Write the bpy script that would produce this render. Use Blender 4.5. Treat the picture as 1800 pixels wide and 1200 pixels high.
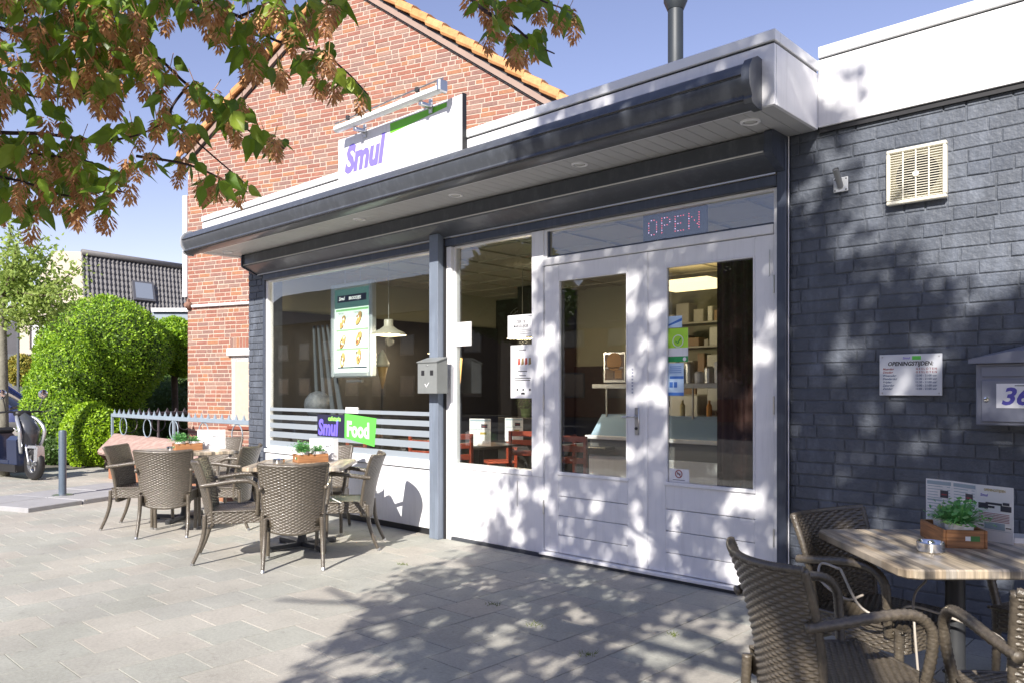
import bpy, math, random
from mathutils import Vector, Matrix, noise
random.seed(7)
R = math.radians
for o in list(bpy.data.objects): bpy.data.objects.remove(o)
SC = bpy.context.scene
COL = SC.collection

# ---------------------------------------------------------------- camera, sky, sun, exposure
F, CX, HY, AZ, CH, CD = 1380.0, 900.0, 685.0, R(43.2), 1.4, 5.0
cam_d = bpy.data.cameras.new('camera'); cam = bpy.data.objects.new('camera', cam_d); COL.objects.link(cam)
cam.location = (0, -CD, CH); cam.rotation_euler = (R(90), 0, AZ)
cam_d.sensor_width = 36; cam_d.lens = 36 * F / 1800; cam_d.shift_y = (HY - 600) / 1800
cam_d.clip_end = 500; cam_d.clip_start = 0.05
SC.camera = cam
SUN_EL, SUN_AZ = R(33), math.atan2(-.927, .375)           # azimuth of the direction TOWARDS the sun
world = bpy.data.worlds.new('World'); SC.world = world; world.use_nodes = True
nt = world.node_tree; nt.nodes.clear()
sky = nt.nodes.new('ShaderNodeTexSky'); sky.sky_type = 'NISHITA'; sky.sun_disc = False
sky.sun_elevation = SUN_EL; sky.sun_rotation = R(90) - SUN_AZ
sky.air_density = 1.0; sky.dust_density = 0.2; sky.ozone_density = 1.0
bg = nt.nodes.new('ShaderNodeBackground'); bg.inputs[1].default_value = 0.10
wo = nt.nodes.new('ShaderNodeOutputWorld')
tn = nt.nodes.new('ShaderNodeMix'); tn.data_type = 'RGBA'; tn.blend_type = 'MULTIPLY'; tn.inputs['Factor'].default_value = 1; tn.inputs['B'].default_value = (1.24, .985, 1.07, 1)
nt.links.new(sky.outputs[0], tn.inputs['A']); nt.links.new(tn.outputs['Result'], bg.inputs[0]); nt.links.new(bg.outputs[0], wo.inputs[0])
sl = bpy.data.lights.new('sun', 'SUN'); sl.energy = 5.0; sl.angle = R(0.53); sl.color = (1, .94, .86)
so = bpy.data.objects.new('sun', sl); COL.objects.link(so)
sdir = Vector((.375 * math.cos(SUN_EL), -.927 * math.cos(SUN_EL), math.sin(SUN_EL))).normalized()
so.rotation_euler = sdir.to_track_quat('Z', 'Y').to_euler(); so.location = (3, -12, 12)
SC.view_settings.view_transform = 'Standard'; SC.view_settings.look = 'None'
SC.view_settings.exposure = 0.80; SC.view_settings.gamma = 1
SC.render.engine = 'CYCLES'
SC.cycles.max_bounces = 8; SC.cycles.transparent_max_bounces = 12

# ---------------------------------------------------------------- survey helpers: photo pixel -> place
sA, cA = math.sin(AZ), math.cos(AZ)
def ray(px, py):
    u = (px - CX) / F
    return u * cA - sA, u * sA + cA, -(py - HY) / F
def at(px, py, d):
    r = ray(px, py); return Vector((r[0] * d, r[1] * d - CD, CH + r[2] * d))
def onY(px, py, Y=0.0):
    r = ray(px, py); return at(px, py, (Y + CD) / r[1])
def rd(r, d, z=0):                                        # r metres right of the lens axis, d metres ahead
    return Vector((r * cA - d * sA, r * sA + d * cA - CD, z))

# ---------------------------------------------------------------- materials
MATS = {}
def mat(name, col=(.5, .5, .5), rough=.6, metal=0, spec=.5, var=0, vscale=5, bump=0, bscale=40, isl=None, coat=0, stretch=None, trans=0, dirt=0, col2=None):
    if name in MATS: return MATS[name]
    m = bpy.data.materials.new(name); m.use_nodes = True; MATS[name] = m
    n = m.node_tree.nodes; l = m.node_tree.links; b = n['Principled BSDF']
    b.inputs['Roughness'].default_value = rough; b.inputs['Metallic'].default_value = metal
    b.inputs['Specular IOR Level'].default_value = spec; b.inputs['Coat Weight'].default_value = coat
    c4 = (*col, 1)
    b.inputs['Base Color'].default_value = c4
    tc = n.new('ShaderNodeTexCoord'); src = tc.outputs['Object']
    if stretch:
        mp = n.new('ShaderNodeMapping'); mp.inputs['Scale'].default_value = stretch
        l.new(src, mp.inputs[0]); src = mp.outputs[0]
    cur = None
    if isl:                                               # isl = list of colours picked per island
        g = n.new('ShaderNodeNewGeometry'); cr = n.new('ShaderNodeValToRGB'); cr.color_ramp.interpolation = 'CONSTANT' if len(isl) > 4 else 'LINEAR'
        e = cr.color_ramp.elements
        e[0].position = 0; e[0].color = (*isl[0], 1); e[1].position = (1 - 1 / len(isl)) if len(isl) > 4 else 1; e[1].color = (*isl[-1], 1)
        k = len(isl)
        for i in range(1, k - 1):
            x = e.new(i / k if k > 4 else i / (k - 1)); x.color = (*isl[i], 1)
        l.new(g.outputs['Random Per Island'], cr.inputs[0]); cur = cr.outputs[0]
    if var or col2:
        nz = n.new('ShaderNodeTexNoise'); nz.inputs['Scale'].default_value = vscale; nz.inputs['Detail'].default_value = 6; nz.inputs['Roughness'].default_value = .65
        l.new(src, nz.inputs['Vector'])
        mx = n.new('ShaderNodeMix'); mx.data_type = 'RGBA'; mx.blend_type = 'MIX' if col2 else 'MULTIPLY'
        if col2:
            rr = n.new('ShaderNodeMapRange'); rr.inputs[1].default_value = .42; rr.inputs[2].default_value = .62
            l.new(nz.outputs[0], rr.inputs[0]); l.new(rr.outputs[0], mx.inputs['Factor']); mx.inputs['B'].default_value = (*col2, 1)
            if var: 
                pass
        else:
            mx.inputs['Factor'].default_value = 1
            rr = n.new('ShaderNodeMapRange'); rr.inputs[1].default_value = .3; rr.inputs[2].default_value = .7
            rr.inputs[3].default_value = 1 - var; rr.inputs[4].default_value = 1 + var * .6
            l.new(nz.outputs[0], rr.inputs[0]); l.new(rr.outputs[0], mx.inputs['B'])
        if cur: l.new(cur, mx.inputs['A'])
        else: mx.inputs['A'].default_value = c4
        cur = mx.outputs['Result']
    if cur: l.new(cur, b.inputs['Base Color'])
    if bump:
        n2 = n.new('ShaderNodeTexNoise'); n2.inputs['Scale'].default_value = bscale; n2.inputs['Detail'].default_value = 5
        l.new(src, n2.inputs['Vector'])
        bp = n.new('ShaderNodeBump'); bp.inputs['Strength'].default_value = min(1, bump); bp.inputs['Distance'].default_value = .01
        l.new(n2.outputs[0], bp.inputs['Height']); l.new(bp.outputs[0], b.inputs['Normal'])
    if trans:                                             # thin leaf: let light through
        tr = n.new('ShaderNodeBsdfTranslucent'); ms = n.new('ShaderNodeMixShader'); ms.inputs[0].default_value = trans
        if cur: l.new(cur, tr.inputs[0])
        else: tr.inputs[0].default_value = c4
        l.new(b.outputs[0], ms.inputs[1]); l.new(tr.outputs[0], ms.inputs[2]); l.new(ms.outputs[0], n['Material Output'].inputs[0])
    return m
def emis(name, col, s):
    if name in MATS: return MATS[name]
    m = bpy.data.materials.new(name); m.use_nodes = True; MATS[name] = m
    b = m.node_tree.nodes['Principled BSDF']; b.inputs['Base Color'].default_value = (*col, 1)
    b.inputs['Emission Color'].default_value = (*col, 1); b.inputs['Emission Strength'].default_value = s
    return m
def glass_mat(name, tint=(.86, .9, .88), refl=1.0, ior=1.55, rough=.002):
    m = bpy.data.materials.new(name); m.use_nodes = True; MATS[name] = m
    n = m.node_tree.nodes; l = m.node_tree.links; n.clear()
    t = n.new('ShaderNodeBsdfTransparent'); t.inputs[0].default_value = (*tint, 1)
    g = n.new('ShaderNodeBsdfGlossy'); g.inputs['Roughness'].default_value = rough; g.inputs[0].default_value = (.95, .97, 1, 1)
    lw = n.new('ShaderNodeLayerWeight'); pw = n.new('ShaderNodeMath'); pw.operation = 'POWER'; pw.inputs[1].default_value = 4.2; l.new(lw.outputs['Facing'], pw.inputs[0]); lw.inputs[0].default_value = .5
    fr = n.new('ShaderNodeMath'); fr.operation = 'MULTIPLY_ADD'; fr.inputs[1].default_value = .95; fr.inputs[2].default_value = .045; l.new(pw.outputs[0], fr.inputs[0])
    mu = n.new('ShaderNodeMath'); mu.operation = 'MULTIPLY'; mu.inputs[1].default_value = refl; mu.use_clamp = True
    ms = n.new('ShaderNodeMixShader'); o = n.new('ShaderNodeOutputMaterial')
    nz = n.new('ShaderNodeTexNoise'); nz.inputs['Scale'].default_value = 1.3
    tc = n.new('ShaderNodeTexCoord'); l.new(tc.outputs['Object'], nz.inputs['Vector'])
    bp = n.new('ShaderNodeBump'); bp.inputs['Strength'].default_value = .03; bp.inputs['Distance'].default_value = .02
    l.new(nz.outputs[0], bp.inputs['Height']); l.new(bp.outputs[0], g.inputs['Normal'])
    l.new(fr.outputs[0], mu.inputs[0]); l.new(mu.outputs[0], ms.inputs[0]); l.new(t.outputs[0], ms.inputs[1]); l.new(g.outputs[0], ms.inputs[2]); l.new(ms.outputs[0], o.inputs[0])
    return m
def striped_mat(name, cols, scale, rough=.45, axis=0, coat=.1):
    """boards / strips of different colours running along one object axis"""
    m = bpy.data.materials.new(name); m.use_nodes = True; MATS[name] = m
    n = m.node_tree.nodes; l = m.node_tree.links; b = n['Principled BSDF']; b.inputs['Roughness'].default_value = rough; b.inputs['Coat Weight'].default_value = coat
    tc = n.new('ShaderNodeTexCoord'); sp = n.new('ShaderNodeSeparateXYZ'); l.new(tc.outputs['Object'], sp.inputs[0])
    ml = n.new('ShaderNodeMath'); ml.operation = 'MULTIPLY'; ml.inputs[1].default_value = scale; l.new(sp.outputs[axis], ml.inputs[0])
    fl = n.new('ShaderNodeMath'); fl.operation = 'FLOOR'; l.new(ml.outputs[0], fl.inputs[0])
    # long blocks staggered per strip
    m2 = n.new('ShaderNodeMath'); m2.operation = 'MULTIPLY'; m2.inputs[1].default_value = 2.7; l.new(sp.outputs[1 - axis], m2.inputs[0])
    w1 = n.new('ShaderNodeTexWhiteNoise'); w1.noise_dimensions = '1D'; l.new(fl.outputs[0], w1.inputs['W'])
    ad = n.new('ShaderNodeMath'); ad.operation = 'ADD'; l.new(m2.outputs[0], ad.inputs[0]); l.new(w1.outputs[0], ad.inputs[1])
    f2 = n.new('ShaderNodeMath'); f2.operation = 'FLOOR'; l.new(ad.outputs[0], f2.inputs[0])
    cb = n.new('ShaderNodeCombineXYZ'); l.new(fl.outputs[0], cb.inputs[0]); l.new(f2.outputs[0], cb.inputs[1])
    w2 = n.new('ShaderNodeTexWhiteNoise'); w2.noise_dimensions = '3D'; l.new(cb.outputs[0], w2.inputs['Vector'])
    cr = n.new('ShaderNodeValToRGB'); e = cr.color_ramp.elements; cr.color_ramp.interpolation = 'LINEAR'
    e[0].color = (*cols[0], 1); e[1].color = (*cols[-1], 1)
    for i in range(1, len(cols) - 1):
        x = e.new(i / (len(cols) - 1)); x.color = (*cols[i], 1)
    l.new(w2.outputs[0], cr.inputs[0])
    mp = n.new('ShaderNodeMapping'); s = [6, 6, 6]; s[axis] = 90; mp.inputs['Scale'].default_value = s; l.new(tc.outputs['Object'], mp.inputs[0])
    nz = n.new('ShaderNodeTexNoise'); nz.inputs['Scale'].default_value = 1; nz.inputs['Detail'].default_value = 6; l.new(mp.outputs[0], nz.inputs['Vector'])
    rr = n.new('ShaderNodeMapRange'); rr.inputs[1].default_value = .3; rr.inputs[2].default_value = .7; rr.inputs[3].default_value = .55; rr.inputs[4].default_value = 1.35; l.new(nz.outputs[0], rr.inputs[0])
    mx = n.new('ShaderNodeMix'); mx.data_type = 'RGBA'; mx.blend_type = 'MULTIPLY'; mx.inputs['Factor'].default_value = 1
    l.new(cr.outputs[0], mx.inputs['A']); l.new(rr.outputs[0], mx.inputs['B']); l.new(mx.outputs['Result'], b.inputs['Base Color'])
    return m

WHITE = mat('white_paint', (.80, .80, .82), .42, var=.05, vscale=1.4, bump=.05, bscale=60)
WHITE2 = mat('white_sheet', (.82, .82, .84), .5, var=.03, vscale=2)
DBLUE = mat('dark_blue_paint', (.05, .06, .085), .35, var=.12, vscale=3, bump=.08, bscale=90)
GREYPOST = mat('grey_blue_paint', (.16, .19, .24), .4, var=.1, vscale=4)
ANTH = mat('anthracite_metal', (.075, .083, .098), .34, metal=.15, var=.1, vscale=3, coat=.2)
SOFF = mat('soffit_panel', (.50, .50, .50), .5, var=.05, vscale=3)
PBRICK = mat('painted_brick', (.092, .105, .130), .55, spec=.4, var=.2, vscale=5, bump=.6, bscale=45, isl=[(.078, .090, .114), (.100, .113, .138)])
RBRICK = mat('red_brick', rough=.85, var=.22, vscale=30, bump=.4, bscale=120,
             isl=[(.28, .115, .078), (.31, .135, .095), (.26, .11, .082), (.26, .155, .125), (.34, .155, .085), (.25, .13, .105), (.30, .18, .14), (.29, .125, .09), (.235, .135, .112)])
MORTAR = mat('pale_mortar', (.48, .40, .33), .9, var=.1, vscale=20, bump=.3, bscale=150)
TILEOR = mat('orange_roof_tile', rough=.75, var=.25, vscale=14, isl=[(.52, .25, .09), (.60, .31, .13), (.48, .2, .08)])
METAL = mat('steel', (.55, .56, .57), .28, metal=.9)
CHROME = mat('chrome', (.7, .7, .7), .12, metal=1)
BLACK = mat('black', (.018, .018, .02), .5)
RATTAN = mat('rattan_weave', (.098, .081, .060), .28, spec=.75, var=.45, vscale=60, bump=.25, bscale=300, coat=.25)
LEAFG = mat('leaf_green', rough=.42, trans=.45, isl=[(.15, .26, .022), (.22, .34, .03), (.10, .19, .025), (.32, .42, .05)])
CONEB = mat('cone_bract', rough=.7, trans=.3, isl=[(.58, .30, .14), (.70, .40, .20), (.44, .20, .09), (.78, .52, .28)])
BARK = mat('bark', (.10, .075, .055), .9, var=.4, vscale=12, bump=.7, bscale=40)
TWIG = mat('twig', (.05, .03, .035), .8)
GLASS = glass_mat('window_glass', (.93, .95, .94), 1.7, 1.5)
CLEAR = glass_mat('clear_acrylic', (.93, .96, .97), 1.0, 1.45)

def streaks(m, amt=.12, sc=(9, 9, .7)):
    n = m.node_tree.nodes; l = m.node_tree.links; b = n['Principled BSDF']; tc = n.new('ShaderNodeTexCoord'); mp = n.new('ShaderNodeMapping'); mp.inputs['Scale'].default_value = sc
    l.new(tc.outputs['Object'], mp.inputs[0]); z = n.new('ShaderNodeTexNoise'); z.inputs['Scale'].default_value = 2.2; z.inputs['Detail'].default_value = 8; z.inputs['Roughness'].default_value = .7; l.new(mp.outputs[0], z.inputs['Vector'])
    r = n.new('ShaderNodeMapRange'); r.inputs[1].default_value = .5; r.inputs[2].default_value = .8; r.inputs[3].default_value = 1; r.inputs[4].default_value = 1 - amt; l.new(z.outputs[0], r.inputs[0])
    x = n.new('ShaderNodeMix'); x.data_type = 'RGBA'; x.blend_type = 'MULTIPLY'; x.inputs['Factor'].default_value = 1
    if b.inputs['Base Color'].links: l.new(b.inputs['Base Color'].links[0].from_socket, x.inputs['A'])
    else: x.inputs['A'].default_value = b.inputs['Base Color'].default_value
    l.new(r.outputs[0], x.inputs['B']); l.new(x.outputs['Result'], b.inputs['Base Color'])
streaks(WHITE, .14); streaks(WHITE2, .18); streaks(ANTH, -.7, (5, 5, 2)); streaks(GREYPOST, -.5); streaks(PBRICK, -.9, (3, 3, 1.2)); streaks(DBLUE, -.8)
# ---------------------------------------------------------------- mesh builder
class MB:
    def __init__(s): s.v = []; s.f = []; s.m = []; s.mi = 0
    def add(s, vs, fs, mi=None):
        b = len(s.v); s.v += [tuple(p) for p in vs]
        for f in fs: s.f.append(tuple(b + i for i in f)); s.m.append(s.mi if mi is None else mi)
    def box(s, x0, x1, y0, y1, z0, z1, M=None, mi=None):
        vs = [Vector(p) for p in ((x0, y0, z0), (x1, y0, z0), (x1, y1, z0), (x0, y1, z0), (x0, y0, z1), (x1, y0, z1), (x1, y1, z1), (x0, y1, z1))]
        if M is not None: vs = [M @ p for p in vs]
        s.add(vs, [(3, 2, 1, 0), (4, 5, 6, 7), (0, 1, 5, 4), (1, 2, 6, 5), (2, 3, 7, 6), (3, 0, 4, 7)], mi)
    def bbox(s, x0, x1, y0, y1, z0, z1, b=.004, M=None, mi=None):
        """box with every edge chamfered"""
        c = [((x0 + x1) / 2, (x1 - x0) / 2), ((y0 + y1) / 2, (y1 - y0) / 2), ((z0 + z1) / 2, (z1 - z0) / 2)]
        b = min(b, c[0][1] * .9, c[1][1] * .9, c[2][1] * .9)
        vs = []; idx = {}
        for sx in (-1, 1):
            for sy in (-1, 1):
                for sz in (-1, 1):
                    for ax in range(3):
                        p = [c[0][0] + sx * (c[0][1] - (0 if ax == 0 else b)), c[1][0] + sy * (c[1][1] - (0 if ax == 1 else b)), c[2][0] + sz * (c[2][1] - (0 if ax == 2 else b))]
                        idx[(sx, sy, sz, ax)] = len(vs); vs.append(Vector(p))
        fs = []
        for sx in (-1, 1): fs.append([idx[(sx, a, b_, 0)] for a, b_ in ((-1, -1), (1, -1), (1, 1), (-1, 1))][::sx])
        for sy in (-1, 1): fs.append([idx[(a, sy, b_, 1)] for a, b_ in ((-1, -1), (-1, 1), (1, 1), (1, -1))][::sy])
        for sz in (-1, 1): fs.append([idx[(a, b_, sz, 2)] for a, b_ in ((-1, -1), (1, -1), (1, 1), (-1, 1))][::sz])
        for a in (-1, 1):
            for b_ in (-1, 1):
                fs.append([idx[(a, b_, -1, 0)], idx[(a, b_, 1, 0)], idx[(a, b_, 1, 1)], idx[(a, b_, -1, 1)]][::-a * b_])
                fs.append([idx[(a, -1, b_, 0)], idx[(a, 1, b_, 0)], idx[(a, 1, b_, 2)], idx[(a, -1, b_, 2)]][::a * b_])
                fs.append([idx[(-1, a, b_, 1)], idx[(1, a, b_, 1)], idx[(1, a, b_, 2)], idx[(-1, a, b_, 2)]][::-a * b_])
        for sx in (-1, 1):
            for sy in (-1, 1):
                for sz in (-1, 1): fs.append([idx[(sx, sy, sz, 0)], idx[(sx, sy, sz, 1)], idx[(sx, sy, sz, 2)]][::sx * sy * sz])
        if M is not None: vs = [M @ p for p in vs]
        s.add(vs, fs, mi)
    def quad(s, a, b, c, d, mi=None): s.add([a, b, c, d], [(0, 1, 2, 3)], mi)
    def rect(s, o, u, w, x0, x1, y0, y1, n=None, lift=0, mi=None):
        """flat rectangle on plane o,u,w"""
        nn = (n or Vector((0, 0, 0))) * lift
        s.add([o + u * x0 + w * y0 + nn, o + u * x1 + w * y0 + nn, o + u * x1 + w * y1 + nn, o + u * x0 + w * y1 + nn], [(0, 1, 2, 3)], mi)
    def tube(s, pts, rad, n=8, cap=True, mi=None, ripple=None):
        pts = [Vector(p) for p in pts]
        if not hasattr(rad, '__len__'): rad = [rad] * len(pts)
        t0 = (pts[1] - pts[0]).normalized()
        up = Vector((0, 0, 1)) if abs(t0.z) < .9 else Vector((1, 0, 0))
        a = t0.cross(up).normalized(); vs = []; fs = []
        for i, p in enumerate(pts):
            t = (pts[min(i + 1, len(pts) - 1)] - pts[max(i - 1, 0)]).normalized()
            a = (a - t * a.dot(t)).normalized(); b = t.cross(a)
            for k in range(n):
                th = 2 * math.pi * k / n; rr = rad[i] * (ripple(i, th) if ripple else 1)
                vs.append(p + (a * math.cos(th) + b * math.sin(th)) * rr)
        for i in range(len(pts) - 1):
            for k in range(n):
                k2 = (k + 1) % n; fs.append((i * n + k, i * n + k2, (i + 1) * n + k2, (i + 1) * n + k))
        if cap: fs.append(tuple(range(n))[::-1]); fs.append(tuple((len(pts) - 1) * n + k for k in range(n)))
        s.add(vs, fs, mi)
    def lathe(s, c, prof, n=24, axis=Vector((0, 0, 1)), mi=None, cap=True):
        axis = axis.normalized(); up = Vector((1, 0, 0)) if abs(axis.x) < .9 else Vector((0, 1, 0))
        a = axis.cross(up).normalized(); b = axis.cross(a); c = Vector(c); vs = []; fs = []
        for r, h in prof:
            for k in range(n):
                th = 2 * math.pi * k / n; vs.append(c + axis * h + (a * math.cos(th) + b * math.sin(th)) * r)
        for i in range(len(prof) - 1):
            for k in range(n):
                k2 = (k + 1) % n; fs.append((i * n + k, i * n + k2, (i + 1) * n + k2, (i + 1) * n + k))
        if cap: fs.append(tuple(range(n))[::-1]); fs.append(tuple((len(prof) - 1) * n + k for k in range(n)))
        s.add(vs, fs, mi)
    def prism(s, prof, x0, x1, mi=None, M=None):
        """profile of (y,z) points extruded along x"""
        n = len(prof); vs = [Vector((x0, y, z)) for y, z in prof] + [Vector((x1, y, z)) for y, z in prof]
        if M is not None: vs = [M @ p for p in vs]
        s.add(vs, [tuple(range(n)), tuple(range(2 * n - 1, n - 1, -1))] + [(i + n, (i + 1) % n + n, (i + 1) % n, i) for i in range(n)], mi)
    def build(s, name, mats, parent=None, smooth=False, auto=None):
        me = bpy.data.meshes.new(name)
        off = parent.location if parent is not None and parent.rotation_euler.z == 0 and parent.get('_w') else Vector((0, 0, 0))
        if parent is not None and parent.get('_w2'):
            off = Vector(parent['_w2'])
        vs = [(v[0] - off[0], v[1] - off[1], v[2] - off[2]) for v in s.v] if off.length else s.v
        me.from_pydata(vs, [], s.f)
        if not isinstance(mats, (list, tuple)): mats = [mats]
        for m in mats: me.materials.append(m)
        me.polygons.foreach_set('material_index', s.m)
        if smooth: me.polygons.foreach_set('use_smooth', [True] * len(me.polygons))
        if auto: 
            me.polygons.foreach_set('use_smooth', [True] * len(me.polygons)); me.set_sharp_from_angle(angle=R(auto))
        me.update()
        o = bpy.data.objects.new(name, me); COL.objects.link(o)
        if parent is not None:
            o.parent = parent
            if off.length: o['_w2'] = tuple(off)
        return o
def thing(name, label, cat, loc=(0, 0, 0), rz=0, group=None, world_children=False):
    o = bpy.data.objects.new(name, None); COL.objects.link(o); o.empty_display_size = .1
    o.location = loc; o.rotation_euler = (0, 0, rz); o['label'] = label; o['category'] = cat
    if group: o['group'] = group
    if world_children: o['_w2'] = tuple(loc)
    return o
def tag(o, label, cat, group=None):
    o['label'] = label; o['category'] = cat
    if group: o['group'] = group
    return o
def struct(o, kind='structure'): o['kind'] = kind; return o
def copy_tree(o, parent=None):
    c = o.copy(); COL.objects.link(c)
    if parent is not None: c.parent = parent
    for ch in list(o.children): copy_tree(ch, c)
    return c
def text_into(mb, s, size, o, u, w, mi=0, shear=0, bold=0, align='LEFT', sx=1.0, lift=0):
    cu = bpy.data.curves.new('t', 'FONT'); cu.body = s; cu.size = size; cu.shear = shear; cu.offset = bold * size; cu.align_x = align; cu.resolution_u = 3
    ob = bpy.data.objects.new('t', cu); me = bpy.data.meshes.new_from_object(ob)
    o = Vector(o); n = u.cross(w)
    mb.add([o + u * (v.co.x * sx) + w * v.co.y + n * lift for v in me.vertices], [tuple(p.vertices) for p in me.polygons], mi)
    bpy.data.objects.remove(ob); bpy.data.meshes.remove(me); bpy.data.curves.remove(cu)
UX, UZ, NY = Vector((1, 0, 0)), Vector((0, 0, 1)), Vector((0, -1, 0))

def bricks(mb, o, u, n, x0, x1, z0, z1, L, Hc, joint, depth, rng, clip=None, bev=.004, jit=.0015, headers=.35, mi=None):
    """individual bricks (front face + chamfers) on the plane through o; n = outward normal"""
    w = Vector((0, 0, 1)); z = z0; row = 0
    while z < z1 - .01:
        x = x0 - rng.random() * L
        while x < x1:
            ln = L if rng.random() > headers else L * .47
            a, b = max(x, x0), min(x + ln - joint, x1); c, d = z + joint / 2, min(z + Hc - joint / 2, z1)
            if clip is not None:
                r_ab = clip(a, b, c, d)
                if r_ab is False: x += ln; continue
                a, b = r_ab
            if b - a > .02 and d - c > .01:
                j = lambda: (rng.random() - .5) * 2 * jit
                out = depth + j()
                p = [(a + j(), c + j()), (b + j(), c + j()), (b + j(), d + j()), (a + j(), d + j())]
                cx_, cz_ = (a + b) / 2, (c + d) / 2
                back = [o + u * q[0] + w * q[1] for q in p]
                mid = [o + u * q[0] + w * q[1] + n * (out - bev * .6) for q in p]
                fr = [o + u * (q[0] - math.copysign(bev, q[0] - cx_)) + w * (q[1] - math.copysign(bev, q[1] - cz_)) + n * (out + j() * .5) for q in p]
                fs = [(8, 9, 10, 11)]
                for i in range(4):
                    k = (i + 1) % 4; fs.append((i, k, 4 + k, 4 + i)); fs.append((4 + i, 4 + k, 8 + k, 8 + i))
                mb.add(back + mid + fr, fs, mi)
            x += ln
        z += Hc; row += 1

# ================================================================ GROUND
rng = random.Random(3)
g = MB(); g.box(-120, 90, -90, 120, -.3, -.03)
struct(g.build('ground', mat('ground_soil', (.16, .14, .10), .95, var=.3, vscale=.6, bump=.5, bscale=8)))
g = MB(); g.box(-16.5, 6, -11, 0.3, -.03, -.0045)
struct(g.build('paving_bed', mat('joint_sand', (.15, .14, .115), .95, var=.35, vscale=3, bump=.6, bscale=120)))
g = MB(); T = .335
yy0 = -8.0
for i in range(int(22 / T)):
    x = -15.2 + i * T
    off = (i % 2) * T / 2 + (rng.random() - .5) * .02
    for k in range(int(9 / T) + 1):
        y = yy0 + k * T + off
        if y > .2 or x > 5: continue
        d = math.hypot(x, y + 5)
        if y < -6.4: continue
        j = lambda s=1: (rng.random() - .5) * .004 * s
        h = [j(.5), j(.5), j(.5), j(.5)]; e = .0024; b = .0016; base = rng.random() * .001
        P4 = [(x + e, y + e), (x + T - e, y + e), (x + T - e, min(y + T - e, .25)), (x + e, min(y + T - e, .25))]
        low = [Vector((p[0] + j(.4), p[1] + j(.4), -.02)) for p in P4]
        mid = [Vector((p.x, p.y, base + h[q] * .6 - .0012)) for q, p in enumerate(low)]
        cx_, cy_ = x + T / 2, y + T / 2
        top = [Vector((m.x - math.copysign(b, m.x - cx_), m.y - math.copysign(b, m.y - cy_), m.z + .0012)) for m in mid]
        fs = [(8, 9, 10, 11)]
        for q in range(4):
            k2 = (q + 1) % 4; fs += [(q, k2, 4 + k2, 4 + q), (4 + q, 4 + k2, 8 + k2, 8 + q)]
        g.add(low + mid + top, fs)
pv = mat('paving_tile', rough=.85, var=.16, vscale=55, bump=.35, bscale=170,
         isl=[(.40, .39, .345), (.43, .405, .355), (.385, .385, .34), (.415, .395, .35), (.395, .395, .35), (.43, .41, .36), (.39, .385, .345)])
# large-scale weathering over the tiles
n = pv.node_tree.nodes; l = pv.node_tree.links; bs = n['Principled BSDF']; srcl = bs.inputs['Base Color'].links[0].from_socket
nz = n.new('ShaderNodeTexNoise'); nz.inputs['Scale'].default_value = .9; nz.inputs['Detail'].default_value = 7; nz.inputs['Roughness'].default_value = .7
tcn = n.new('ShaderNodeTexCoord'); l.new(tcn.outputs['Object'], nz.inputs['Vector'])
rr = n.new('ShaderNodeMapRange'); rr.inputs[1].default_value = .35; rr.inputs[2].default_value = .68; rr.inputs[3].default_value = .80; rr.inputs[4].default_value = 1.10; l.new(nz.outputs[0], rr.inputs[0])
mx = n.new('ShaderNodeMix'); mx.data_type = 'RGBA'; mx.blend_type = 'MULTIPLY'; mx.inputs['Factor'].default_value = 1
l.new(srcl, mx.inputs['A']); l.new(rr.outputs[0], mx.inputs['B']); l.new(mx.outputs['Result'], bs.inputs['Base Color'])
st_ = n.new('ShaderNodeTexNoise'); st_.inputs['Scale'].default_value = 9; st_.inputs['Detail'].default_value = 8; st_.inputs['Roughness'].default_value = .8; l.new(tcn.outputs['Object'], st_.inputs['Vector'])
r2 = n.new('ShaderNodeMapRange'); r2.inputs[1].default_value = .56; r2.inputs[2].default_value = .72; r2.inputs[3].default_value = 1.0; r2.inputs[4].default_value = .66; l.new(st_.outputs[0], r2.inputs[0])
v_ = n.new('ShaderNodeTexVoronoi'); v_.inputs['Scale'].default_value = 4.5; l.new(tcn.outputs['Object'], v_.inputs['Vector'])
r3 = n.new('ShaderNodeMapRange'); r3.inputs[1].default_value = .03; r3.inputs[2].default_value = .06; r3.inputs[3].default_value = .62; r3.inputs[4].default_value = 1.0; l.new(v_.outputs['Distance'], r3.inputs[0])
mm = n.new('ShaderNodeMath'); mm.operation = 'MULTIPLY'; l.new(r2.outputs[0], mm.inputs[0]); l.new(r3.outputs[0], mm.inputs[1])
mx2 = n.new('ShaderNodeMix'); mx2.data_type = 'RGBA'; mx2.blend_type = 'MULTIPLY'; mx2.inputs['Factor'].default_value = 1
l.new(mx.outputs['Result'], mx2.inputs['A']); l.new(mm.outputs[0], mx2.inputs['B']); l.new(mx2.outputs['Result'], bs.inputs['Base Color'])
struct(g.build('paving', pv))
g = MB(); g.box(-60, 60, -24, -11, -.03, -.015); struct(g.build('road', mat('asphalt', (.06, .06, .062), .9, var=.2, vscale=2, bump=.4, bscale=90)))
# small tufts and sand in the joints near the facade (grows from cracks)
g = MB()
for cx_, cy_ in [tuple(onp) for onp in [(-4.95, -1.0), (-3.6, -1.35), (-3.1, -1.5), (-2.55, -1.7), (-2.4, -1.1)]]:
    for k in range(26):
        a = rng.random() * 6.28; r0 = rng.random() * .05; p = Vector((cx_ + math.cos(a) * r0, cy_ + math.sin(a) * r0, 0))
        q = p + Vector((rng.uniform(-.03, .03), rng.uniform(-.03, .03), rng.uniform(.01, .03))); s_ = Vector((.003, 0, 0))
        g.add([p - s_, p + s_, q], [(0, 1, 2)])
struct(g.build('weeds', mat('weed', (.16, .2, .05), .7, trans=.3)), 'stuff')

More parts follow.
